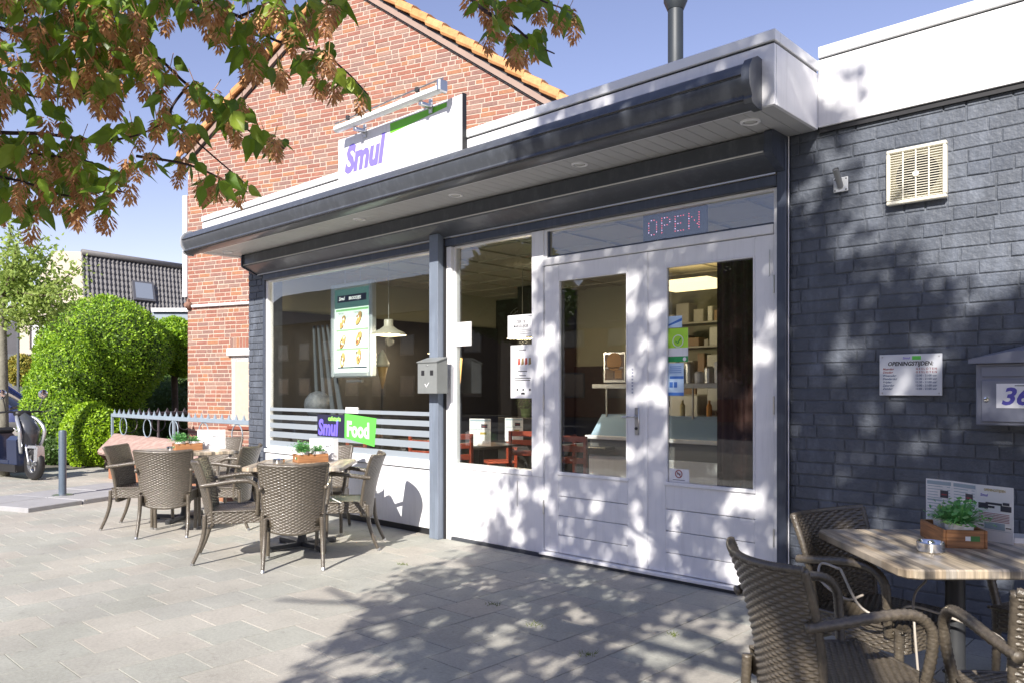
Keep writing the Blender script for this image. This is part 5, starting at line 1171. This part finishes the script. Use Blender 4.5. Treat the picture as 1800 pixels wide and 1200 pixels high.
def gap_at(X, Z):
    return noise.noise(Vector((X * 4.6, Z * 4.6, 7.7))) + .5 * noise.noise(Vector((X * 10, Z * 10, 2.2))) - (.03 if X > -2.3 and Z > 0 else 0)
cnt = 0; tries = 0
while cnt < 3700 and tries < 60000:
    tries += 1; X = rl.uniform(-5.4, 1.4); Z = rl.uniform(-2.5, 3.5)
    if rl.random() > shade_ok(X, Z): continue
    # nearer layer low, farther layer high
    Y = -(5.3 + 2.6 * rl.random() ** 1.6 + (.9 if Z < -1.4 else 0)); z = Z + .70 * -Y; x = X - .404 * Y
    if z < 2.0 or z > 8.8: continue
    if Y > -5.9 and z < 2.5: continue
    cnt += 1; c = Vector((x, Y, z)); dd = Vector((rl.uniform(-1, 1), rl.uniform(-1, 1), -.3)).normalized()
    for _ in range(20):
        p = c + dd * rl.uniform(-.16, .16) + rvec(rl) * .10
        if gap_at(p.x + .404 * p.y, p.z + .70 * p.y) > .27: continue
        d = Vector((rl.uniform(-.8, .8), rl.uniform(-.8, .8), rl.uniform(-1, -.05))); qleaf(lv, p, d, (rvec(rl) + Vector((0, 0, .9))), rl.uniform(.075, .105), .62)
    for _ in range(1): cone(cn, c + rvec(rl) * .1, .05, rl)
lv.build('crown', LEAFG, tr); cn.build('fruit', CONEB, tr)

# ================================================================ CLIPPED HEDGES AND BUSHES
def clipped(name, label, cat, blobs_, nleaf, cols, size, seed, core=(.05, .09, .015), stem=None, shaggy=.05, dirz=.25, group=None):
    c0 = Vector(blobs_[0][0]); t = thing(name, label, cat, (c0.x, c0.y, 0), group=group, world_children=True); r_ = random.Random(seed)
    k = MB()
    for c, rad in blobs_:
        c = Vector(c); N, M_ = 28, 16; vs = []
        for j in range(M_ + 1):
            for i in range(N):
                th = i / N * 6.2832; ph = -1.5708 + j / M_ * 3.14159; q = Vector((math.cos(ph) * math.cos(th), math.cos(ph) * math.sin(th), math.sin(ph))); s_ = .93 + .03 * noise.noise(q * 3 + c)
                vs.append(c + Vector((q.x * rad[0], q.y * rad[1], q.z * rad[2])) * s_)
        vs = [Vector((v.x, v.y, max(v.z, 0.0))) for v in vs]
        k.add(vs, [(j * N + i, j * N + (i + 1) % N, (j + 1) * N + (i + 1) % N, (j + 1) * N + i) for j in range(M_) for i in range(N)])
    k.build('inner_twigs', mat(name + '_core', core, .95, var=.4, vscale=9), t)
    m = MB(); area = [b[1][0] * b[1][2] + b[1][0] * b[1][1] for b in blobs_]; S = sum(area)
    for (c, rad), ar in zip(blobs_, area):
        c = Vector(c)
        for _ in range(int(nleaf * ar / S)):
            q = rvec(r_); p = Vector((q.x * rad[0], q.y * rad[1], q.z * rad[2])); n = Vector((q.x / rad[0], q.y / rad[1], q.z / rad[2])).normalized()
            lump = 1 + .045 * noise.noise((c + p) * 2.4) + .03 * noise.noise((c + p) * 7)
            P_ = c + p * lump * (1 + r_.uniform(-.05, .02))
            if P_.z < .03: continue
            d = (n * r_.uniform(.1, .6) + rvec(r_) * .9 + Vector((0, 0, dirz))); (leaf if size > .2 else qleaf)(m, P_, d, (n + rvec(r_) * .6), size * r_.uniform(.6, 1.3), .5)
    m.build('foliage', cols, t)
    if stem:
        for s_ in stem: k = MB(); k.tube(bez(s_[0], 6), s_[1], 9); k.build('trunk', BARK, t, smooth=True)
    return t
HEDG = mat('hedge_leaf', rough=.5, trans=.35, isl=[(.24, .42, .022), (.31, .50, .03), (.40, .60, .04), (.13, .26, .018), (.20, .36, .02)])
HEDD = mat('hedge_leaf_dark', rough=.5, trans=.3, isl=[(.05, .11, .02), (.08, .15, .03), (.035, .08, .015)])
HEDY = mat('hedge_leaf_bright', rough=.5, trans=.35, isl=[(.26, .44, .015), (.33, .52, .02), (.40, .58, .03), (.17, .32, .014)])
def P3(px, py, d): q = at(px, py, d); return (q.x, q.y, q.z)
clipped('topiary_hedge', 'huge rounded bright green clipped hedge beside the brick house', 'hedge', [(P3(183, 622, 16.2), (1.24, 1.2, 1.16)), (P3(168, 645, 16.0), (1.1, 1.1, 1.05)), (P3(238, 615, 16.6), (.62, .8, .66)), (P3(126, 738, 15.6), (.72, .9, 1.05)), (P3(135, 690, 15.8), (.92, .9, .9)), (P3(180, 712, 16.4), (.75, .8, .9))], 80000, HEDG, .058, 5)
clipped('round_shrub', 'small low yellow green clipped shrub in front of the tall hedge', 'shrub', [(P3(160, 765, 14.6), (.50, .5, .62)), (P3(185, 775, 14.7), (.42, .42, .52))], 14000, HEDY, .06, 6)
clipped('ball_tree', 'small tree with clipped green ball crown and bare stem at the brick house corner', 'tree', [(P3(306, 605, 17.5), (.50, .5, .58)), (P3(322, 640, 17.6), (.36, .4, .26))], 12000, HEDG, .07, 7, stem=[([P3(309, 800, 17.5), P3(308, 720, 17.5), P3(306, 640, 17.5)], .07)])
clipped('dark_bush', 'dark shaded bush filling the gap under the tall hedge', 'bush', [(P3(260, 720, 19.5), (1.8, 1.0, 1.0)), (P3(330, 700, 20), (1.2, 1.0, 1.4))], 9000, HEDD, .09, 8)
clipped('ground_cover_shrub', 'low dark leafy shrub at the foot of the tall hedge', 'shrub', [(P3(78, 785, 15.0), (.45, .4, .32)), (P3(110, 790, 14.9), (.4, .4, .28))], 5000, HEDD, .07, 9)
clipped('yellow_shrub', 'small yellow orange shrub behind the blue car', 'shrub', [(P3(38, 650, 24), (.45, .4, .45))], 3500, mat('yellow_leaf', rough=.5, trans=.35, isl=[(.42, .34, .05), (.34, .30, .05), (.25, .28, .05)]), .09, 10)
# young street tree on the left
st = thing('young_tree', 'young street tree with airy light green crown at the left edge', 'tree', (-14.83, -1.33, 0), world_children=True)
m = MB(); pp = [at(6, 850, 12.8), at(5, 760, 12.8), at(4, 640, 12.8), at(2, 560, 12.8), at(4, 500, 12.8)]; pp[0].z = 0; pt = bez(pp, 6); m.tube(pt, [.095 - .03 * i / len(pt) for i in range(len(pt))], 12); m.build('trunk', mat('pale_bark', (.20, .19, .15), .85, var=.35, vscale=9, bump=.5, bscale=30), st, smooth=True)
br = MB(); lf = MB(); r_ = random.Random(14)
for e in [(60, 480), (110, 500), (140, 470), (120, 540), (95, 555), (70, 430), (30, 430), (-40, 450), (-90, 500), (-60, 400), (20, 395), (90, 445), (130, 515), (50, 540), (-30, 540)]:
    s0 = at(4, r_.uniform(500, 560), 12.8); e3 = at(e[0], e[1], 12.8 + r_.uniform(-.7, .7)); mid = s0.lerp(e3, .5) + Vector((0, 0, -.08)); pth = bez([s0, mid, e3], 8); br.tube(pth, [.028 - .022 * i / len(pth) for i in range(len(pth))], 5)
    for q in pth[4:]:
        for _ in range(24):
            p = q + rvec(r_) * r_.uniform(.02, .36); leaf(lf, p, rvec(r_) + Vector((0, 0, -.3)), rvec(r_) + Vector((0, 0, .6)), r_.uniform(.06, .11), .5)
br.build('branch', BARK, st, smooth=True); lf.build('crown', mat('light_leaf', rough=.5, trans=.5, isl=[(.32, .44, .09), (.42, .52, .14), (.22, .33, .07)]), st)

# ================================================================ NEIGHBOUR HOUSE, SHED, CAR, SCOOTER
nh = thing('beige_house', 'beige house with dark tiled roof and skylight behind the hedge', 'house', tuple(at(90, 640, 28)[:2]) + (0,), world_children=True)
BEI = mat('beige_render', (.50, .44, .36), .8, var=.06, vscale=3)
fw = Vector((-sA, cA, 0))
pts = [at(34, 800, 28), at(34, 560, 28), at(92, 441, 28), at(143, 443, 28), at(150, 560, 28), at(150, 800, 28)]
pts[0].z = 0; pts[-1].z = 0; bk = [p + fw * .4 + Vector((0, 0, -.05)) for p in pts]; m = MB(); n_ = len(pts); m.add(pts + bk, [tuple(range(n_))[::-1], tuple(range(n_, 2 * n_))] + [(i, (i + 1) % n_, (i + 1) % n_ + n_, i + n_) for i in range(n_)]); m.build('wall', BEI, nh)
ra, rb, ea, eb = at(143, 445, 28), at(352, 475, 32), at(154, 650, 25.2), at(365, 660, 28.5); nx, ny = 30 * 8, 19 * 5
m = MB(); vs = []; nr = (rb - ra).cross(ea - ra).normalized(); nr = nr if nr.z > 0 else -nr
for j in range(ny + 1):
    for i in range(nx + 1):
        u, v = i / nx, j / ny; p = ra.lerp(rb, u).lerp(ea.lerp(eb, u), v); h = .035 * math.sin(u * 30 * 6.2832) + .05 * ((j % 5) / 4 - 1); vs.append(p + nr * h)
m.add(vs, [(j * (nx + 1) + i, j * (nx + 1) + i + 1, (j + 1) * (nx + 1) + i + 1, (j + 1) * (nx + 1) + i) for j in range(ny) for i in range(nx)]); m.build('roof', mat('dark_roof_tile', (.15, .145, .145), .6, var=.2, vscale=5), nh, smooth=False)
m = MB(); m.tube([ra + nr * .05, rb + nr * .05], .11, 8); m.build('ridge', MATS['dark_roof_tile'], nh, smooth=True)
bl = ea + Vector((0, 0, -.1)); m = MB(); q = [Vector((p.x, p.y, 0)) for p in (ea, eb, at(352, 610, 34), at(152, 585, 31))]; tpz = [ea.z - .1, eb.z - .1, eb.z - .1, ea.z - .1]; m.add(q + [Vector((p.x, p.y, z)) for p, z in zip(q, tpz)], [(0, 1, 5, 4), (1, 2, 6, 5), (2, 3, 7, 6), (3, 0, 4, 7)]); m.build('side_wall', BEI, nh)
dr_ = (rb - ra).normalized(); dd_ = (ea - ra).normalized(); sk = ra.lerp(rb, .47).lerp(ea.lerp(eb, .47), .30); m = MB(); w_, h_ = .42, .48
q = [sk + dr_ * a + dd_ * b + nr * .09 for a, b in ((-w_, -h_), (w_, -h_), (w_, h_), (-w_, h_))]; q2 = [p - nr * .15 for p in q]; m.add(q + q2, [(0, 1, 2, 3), (0, 4, 5, 1), (1, 5, 6, 2), (2, 6, 7, 3), (3, 7, 4, 0)]); sf = m.build('skylight', mat('sky_frame', (.10, .10, .11), .4), nh)
m = MB(); q = [sk + dr_ * a * .8 + dd_ * b * .82 + nr * .095 for a, b in ((-w_, -h_), (w_, -h_), (w_, h_), (-w_, h_))]; m.add(q, [(0, 1, 2, 3)]); m.build('pane', mat('sky_pane', (.22, .25, .30), .15, spec=.6), sf)
m = MB(); rgt = Vector((cA, sA, 0))
def onW(px, py, d=27.95): return at(px, py, d)
m.add([onW(52, 562), onW(88, 562), onW(88, 614), onW(52, 614)], [(3, 2, 1, 0)]); wnn = m.build('window', mat('win_dark', (.06, .05, .05), .3), nh)
m = MB()
for a, b in ((56, 68), (73, 84)): m.add([onW(a, 566, 27.92), onW(b, 566, 27.92), onW(b, 610, 27.92), onW(a, 610, 27.92)], [(3, 2, 1, 0)])
m.build('curtain', mat('win_curtain', (.6, .6, .62), .7), wnn)
gs = thing('garage', 'dark grey garage and fence at the far left behind the car', 'garage', tuple(at(15, 640, 25)[:2]) + (0,), world_children=True)
def slab(px0, px1, py0, d, dep, name, mt, par):
    a, b = at(px0, py0, d), at(px1, py0, d); m = MB(); z = a.z; f_ = fw * dep
    vs = [Vector((a.x, a.y, 0)), Vector((b.x, b.y, 0)), Vector((b.x, b.y, 0)) + f_, Vector((a.x, a.y, 0)) + f_]; m.add(vs + [v + UZ * z for v in vs], [(3, 2, 1, 0), (4, 5, 6, 7), (0, 1, 5, 4), (1, 2, 6, 5), (2, 3, 7, 6), (3, 0, 4, 7)]); return m.build(name, mt, par)
DG = mat('dark_cladding', (.07, .07, .08), .7, var=.15, vscale=3)
slab(-120, 34, 565, 30, 4, 'wall', DG, gs); slab(-120, 52, 622, 25, .15, 'fence_panel', mat('fence_grey', (.09, .10, .11), .7), gs)
slab(45, 90, 636, 25.5, .15, 'fence_panel', MATS['fence_grey'], gs)
ex = thing('garden_extension', 'flat roofed pale blue grey extension between hedge and brick house', 'extension', tuple(at(305, 560, 22)[:2]) + (0,), world_children=True)
slab(268, 360, 548, 22, 2.5, 'wall', mat('ext_blue', (.22, .27, .32), .6), ex); a_, b__ = at(266, 548, 21.9), at(362, 548, 21.9); m = MB(); f_ = fw * 2.7; m.add([a_, b__, b__ + f_, a_ + f_] + [v + UZ * .10 for v in (a_, b__, b__ + f_, a_ + f_)], [(3, 2, 1, 0), (4, 5, 6, 7), (0, 1, 5, 4), (1, 2, 6, 5), (2, 3, 7, 6), (3, 0, 4, 7)]); m.build('roof_edge', WHITE2, ex)
# street lamp far off
sl_ = thing('street_lamp', 'thin distant street lamp seen through the young tree', 'street lamp', tuple(at(32, 640, 22)[:2]) + (0,), world_children=True)
b_ = at(32, 640, 22); m = MB(); m.tube([(b_.x, b_.y, 0), (b_.x, b_.y, at(32, 532, 22).z)], .035, 8); m.build('pole', MATS['fence_grey'], sl_); m = MB(); m.lathe((b_.x, b_.y, at(32, 532, 22).z), [(.04, 0), (.12, .08), (.13, .2), (.02, .26)], 12); m.build('lamp_head', MATS['fence_grey'], sl_)

# car (side on), local x = forward
CARP = mat('car_blue', (.012, .02, .09), .25, metal=.3, coat=1.0, spec=.6)
car = thing('parked_car', 'dark blue car parked at the far left behind the scooter', 'car', (0, 0, 0))
def car_shell(m, secs):
    n_ = len(secs[0][1]); vs = []
    for x, pr in secs: vs += [(x, y, z) for y, z in pr]
    m.add(vs, [(i * n_ + k, (i + 1) * n_ + k, (i + 1) * n_ + k + 1, i * n_ + k + 1) for i in range(len(secs) - 1) for k in range(n_ - 1)] + [tuple(range(n_)), tuple(range((len(secs) - 1) * n_, len(secs) * n_))[::-1]])
def sec(w, zb, zm, zt, wt): return [(-w, zb), (-w, zm), (-w * .98, zm + .03), (-wt, zt - .04), (-wt * .9, zt), (0, zt + .02), (wt * .9, zt), (wt, zt - .04), (w * .98, zm + .03), (w, zm), (w, zb)]
m = MB(); car_shell(m, [(-2.1, sec(.72, .35, .8, .9, .66)), (-2.0, sec(.82, .25, .9, 1.02, .74)), (-1.0, sec(.86, .22, .92, .97, .8)), (1.1, sec(.86, .22, .9, .95, .8)), (1.9, sec(.8, .25, .75, .82, .7)), (2.1, sec(.66, .35, .6, .68, .6))]); m.build('body', CARP, car, auto=50)
m = MB(); car_shell(m, [(-2.0, sec(.74, .9, 1.0, 1.05, .66)), (-1.75, sec(.74, .9, 1.3, 1.56, .58)), (-.6, sec(.75, .9, 1.3, 1.66, .6)), (.4, sec(.75, .9, 1.3, 1.6, .6)), (1.2, sec(.74, .88, .95, 1.0, .66))]); m.build('cabin', mat('car_window', (.02, .025, .035), .08, spec=.9), car, auto=50)
m = MB(); m.bbox(-1.7, .35, -.60, .60, 1.60, 1.70, .03); m.build('roof', CARP, car)
m = MB()
for sy in (-1, 1): m.tube([(-2.0, sy * .70, 1.02), (-1.72, sy * .62, 1.58)], .045, 6); m.tube([(.38, sy * .63, 1.6), (1.2, sy * .70, .97)], .04, 6); m.tube([(-.5, sy * .75, .95), (-.5, sy * .64, 1.62)], .035, 6)
m.build('pillars', CARP, car)
for sx in (-1.3, 1.3):
    for sy in (-1, 1):
        w = MB(); w.lathe((sx, sy * .70, .32), [(.2, 0), (.32, .02), (.32, .17), (.2, .19)], 24, Vector((0, sy, 0))); wo_ = w.build('wheel', BLACK, car, auto=40); w = MB(); w.lathe((sx, sy * .88, .32), [(.2, 0), (.17, .015), (.05, .02)], 16, Vector((0, sy, 0))); w.build('rim', METAL, wo_)
m = MB(); m.bbox(2.0, 2.1, -.6, -.35, .58, .70, .02); m.build('headlight', METAL, car); m = MB(); m.bbox(2.0, 2.1, .35, .6, .58, .70, .02); m.build('headlight', METAL, car)
cp = at(5, 700, 19.5); car.location = (cp.x, cp.y, 0); car.rotation_euler = (0, 0, AZ + R(8))
car.location = (cp.x - cA * .75, cp.y - sA * .75, 0)

# scooter, local x forward, wheel contact z=0
SGR = mat('scooter_silver', (.5, .52, .55), .25, metal=.6, coat=.6); SNV = mat('scooter_navy', (.02, .03, .07), .3, coat=.7)
scr = thing('scooter', 'navy and silver motor scooter parked at the left edge', 'scooter', (0, 0, 0))
def wheel(x, par):
    w = MB(); prof_ = [(.14, -.04), (.20, -.055), (.235, -.045), (.25, 0), (.235, .045), (.20, .055), (.14, .04)]; w.lathe((x, 0, .25), prof_, 28, Vector((0, 1, 0)), cap=False); t = w.build('wheel', BLACK, par, smooth=True)
    w = MB(); w.lathe((x, 0, .25), [(.145, -.04), (.13, 0), (.145, .04)], 20, Vector((0, 1, 0)), cap=False); w.lathe((x, 0, .25), [(.04, -.05), (.04, .05)], 12, Vector((0, 1, 0)))
    for k in range(5): a_ = k * 1.2566; w.tube([(x + .03 * math.cos(a_), 0, .25 + .03 * math.sin(a_)), (x + .14 * math.cos(a_), 0, .25 + .14 * math.sin(a_))], .014, 6)
    w.build('rim', METAL, t)
wheel(.0, scr); wheel(-1.30, scr)
m = MB()
for sy in (-1, 1): m.tube(bez([(0, sy * .075, .25), (-.10, sy * .07, .52), (-.16, sy * .05, .66)], 6), .022, 8)
m.tube([(-.14, 0, .62), (-.33, 0, 1.02)], .03, 8); m.build('fork', METAL, scr, smooth=True)
def sweep(m, pts, ws, th=.02):
    vs = []
    for (x, z), w in zip(pts, ws): vs += [(x, -w, z), (x + th, -w * .6, z + th * .4), (x + th * 1.6, 0, z + th * .6), (x + th, w * .6, z + th * .4), (x, w, z)]
    n_ = 5; N = len(pts); bk = [(v[0] - .03, v[1], v[2] - .01) for v in vs]
    m.add(vs + bk, [(i * n_ + k, i * n_ + k + 1, (i + 1) * n_ + k + 1, (i + 1) * n_ + k) for i in range(N - 1) for k in range(n_ - 1)] + [(N * n_ + i * n_ + k, N * n_ + (i + 1) * n_ + k, N * n_ + (i + 1) * n_ + k + 1, N * n_ + i * n_ + k + 1) for i in range(N - 1) for k in range(n_ - 1)] +
          [(i * n_, (i + 1) * n_, N * n_ + (i + 1) * n_, N * n_ + i * n_) for i in range(N - 1)] + [(i * n_ + 4, N * n_ + i * n_ + 4, N * n_ + (i + 1) * n_ + 4, (i + 1) * n_ + 4) for i in range(N - 1)])
m = MB(); sweep(m, [(-.36, 1.02), (-.22, .93), (-.10, .78), (-.12, .62), (-.16, .45)], [.07, .13, .16, .14, .10], .05); fs_ = m.build('front_shield', mat('shield_dark', (.05, .055, .065), .35, coat=.5), scr, smooth=True)
for sy in (-1, 1):
    m = MB(); m.tube(bez([(-.36, sy * .08, 1.0), (-.20, sy * .15, .93), (-.06, sy * .185, .78), (-.08, sy * .17, .62), (-.15, sy * .12, .42)], 6), [.028] * 25, 8); m.build('trim', SGR, fs_, smooth=True)
m = MB(); m.prism([(-.17, .0), (-.2, .3), (.2, .3), (.17, 0)], 0, .01); m = MB()
m.prism([(-.16, .22), (-.17, .62), (-.1, .68), (.1, .68), (.17, .62), (.16, .22)], -.50, -.20); m.prism([(-.16, .2), (-.17, .30), (.17, .30), (.16, .2)], -1.0, -.45); m.prism([(-.17, .28), (-.18, .62), (-.12, .70), (.12, .70), (.18, .62), (.17, .28)], -1.65, -.90); m.build('body', SNV, scr)
m = MB(); m.bbox(-1.62, -.85, -.14, .14, .70, .80, .04); m.build('seat', BLACK, scr)
m = MB(); m.prism([(-.07, .50), (-.05, .54), (.05, .54), (.07, .50)], -.2, .16); m.prism([(-.06, .30), (-.05, .52), (.05, .52), (.06, .30)], .10, .2); m.build('mudguard', SGR, scr)
m = MB(); m.prism([(-.18, .12), (-.19, .24), (.19, .24), (.18, .12)], -1.25, -.20); m.build('footboard', BLACK, scr)
m = MB(); m.tube(bez([(-.42, -.34, 1.05), (-.36, -.18, 1.06), (-.33, 0, 1.03), (-.36, .18, 1.06), (-.42, .34, 1.05)], 6), .016, 8); m.bbox(-.42, -.28, -.12, .12, .98, 1.08, .03); m.build('handlebar', BLACK, scr, smooth=True)
for sy in (-1, 1):
    m = MB(); m.tube(bez([(-.37, sy * .24, 1.07), (-.33, sy * .28, 1.2), (-.34, sy * .30, 1.30)], 6), .008, 6); m.tube([(-.40, sy * .33, 1.05), (-.30, sy * .42, 1.07)], .006, 6)
    mo = m.build('mirror_arm', BLACK, scr); m = MB(); m.lathe((-.345, sy * .31, 1.335), [(.01, -.012), (.075, -.008), (.078, 0), (.06, .012), (.01, .016)], 18, Vector((-1, 0, .15))); m.build('mirror', CHROME, mo, smooth=True)
m = MB(); m.lathe((-.27, 0, .90), [(.06, 0), (.055, .02), (.02, .03)], 16, Vector((1, 0, .3))); m.build('headlight', METAL, scr)
wp = at(60, 843, 12.25); scr.location = (wp.x, wp.y, 0); scr.rotation_euler = (0, R(0), AZ - R(32))

# ================================================================ ACROSS THE STREET (seen only as reflections in the glass)
RB2 = mat('far_brick', (.05, .038, .036), .85, var=.25, vscale=6); RT2 = mat('far_roof', (.035, .035, .04), .7, var=.2, vscale=8)
def far_house(x, y, w, h, dep, label, wallm=None):
    t = thing('terraced_house', label, 'house', (x, y, 0), group='houses across the street'); m = MB(); m.box(0, w, -dep, 0, 0, h); m.build('wall', wallm or RB2, t)
    m = MB(); m.prism([(.4, h - .1), (-dep / 2, h + 3.2), (-dep - .4, h - .1)], -.1, w + .1); m.build('roof', RT2, t)
    for i in range(max(1, int(w / 3))):
        for z in (1.0, 3.6):
            m = MB(); m.box(1 + i * 3, 2.5 + i * 3, 0, .04, z, z + 1.3, mi=0); wd = m.build('window', mat('far_frame', (.16, .15, .14), .6), t); m = MB(); m.box(1.08 + i * 3, 2.42 + i * 3, .04, .05, z + .08, z + 1.22); m.build('pane', mat('far_pane', (.05, .06, .08), .1, spec=.8), wd)
    return t
far_house(-62, -27, 31, 6.4, 9, 'long dark brick terrace house reflected in the shop window')
far_house(-27.5, -27, 15, 4.6, 7, 'low red brick house reflected in the door glass', mat('far_red', (.26, .09, .05), .85, var=.3, vscale=4)); far_house(6, -30, 18, 5.4, 8, 'far brick house behind the viewer to the right')
for i, (x, y, z, rad, lb) in enumerate([(-13, -24, 4.2, 3.0, 'round leafy street tree opposite the doors'), (-8, -26, 4.0, 2.8, 'second leafy street tree opposite the doors'), (-3, -25, 3.8, 2.9, 'leafy tree behind the viewer across the road'), (-20.5, -17, 5.2, 2.0, 'tall leafy tree reflected in the side window'), (-1, -30, 5, 3.5, 'big leafy tree beyond the road')]):
    clipped('street_tree', lb, 'tree', [((x, y, z), (rad, rad, rad * .95)), ((x + rad * .6, y, z - .6), (rad * .6, rad * .6, rad * .6)), ((x - rad * .6, y, z - .3), (rad * .6, rad * .6, rad * .7))], 5000, HEDD, .28, 40 + i, stem=[([(x, y, 0), (x, y, z - .5)], .18)], group='street trees across the road')
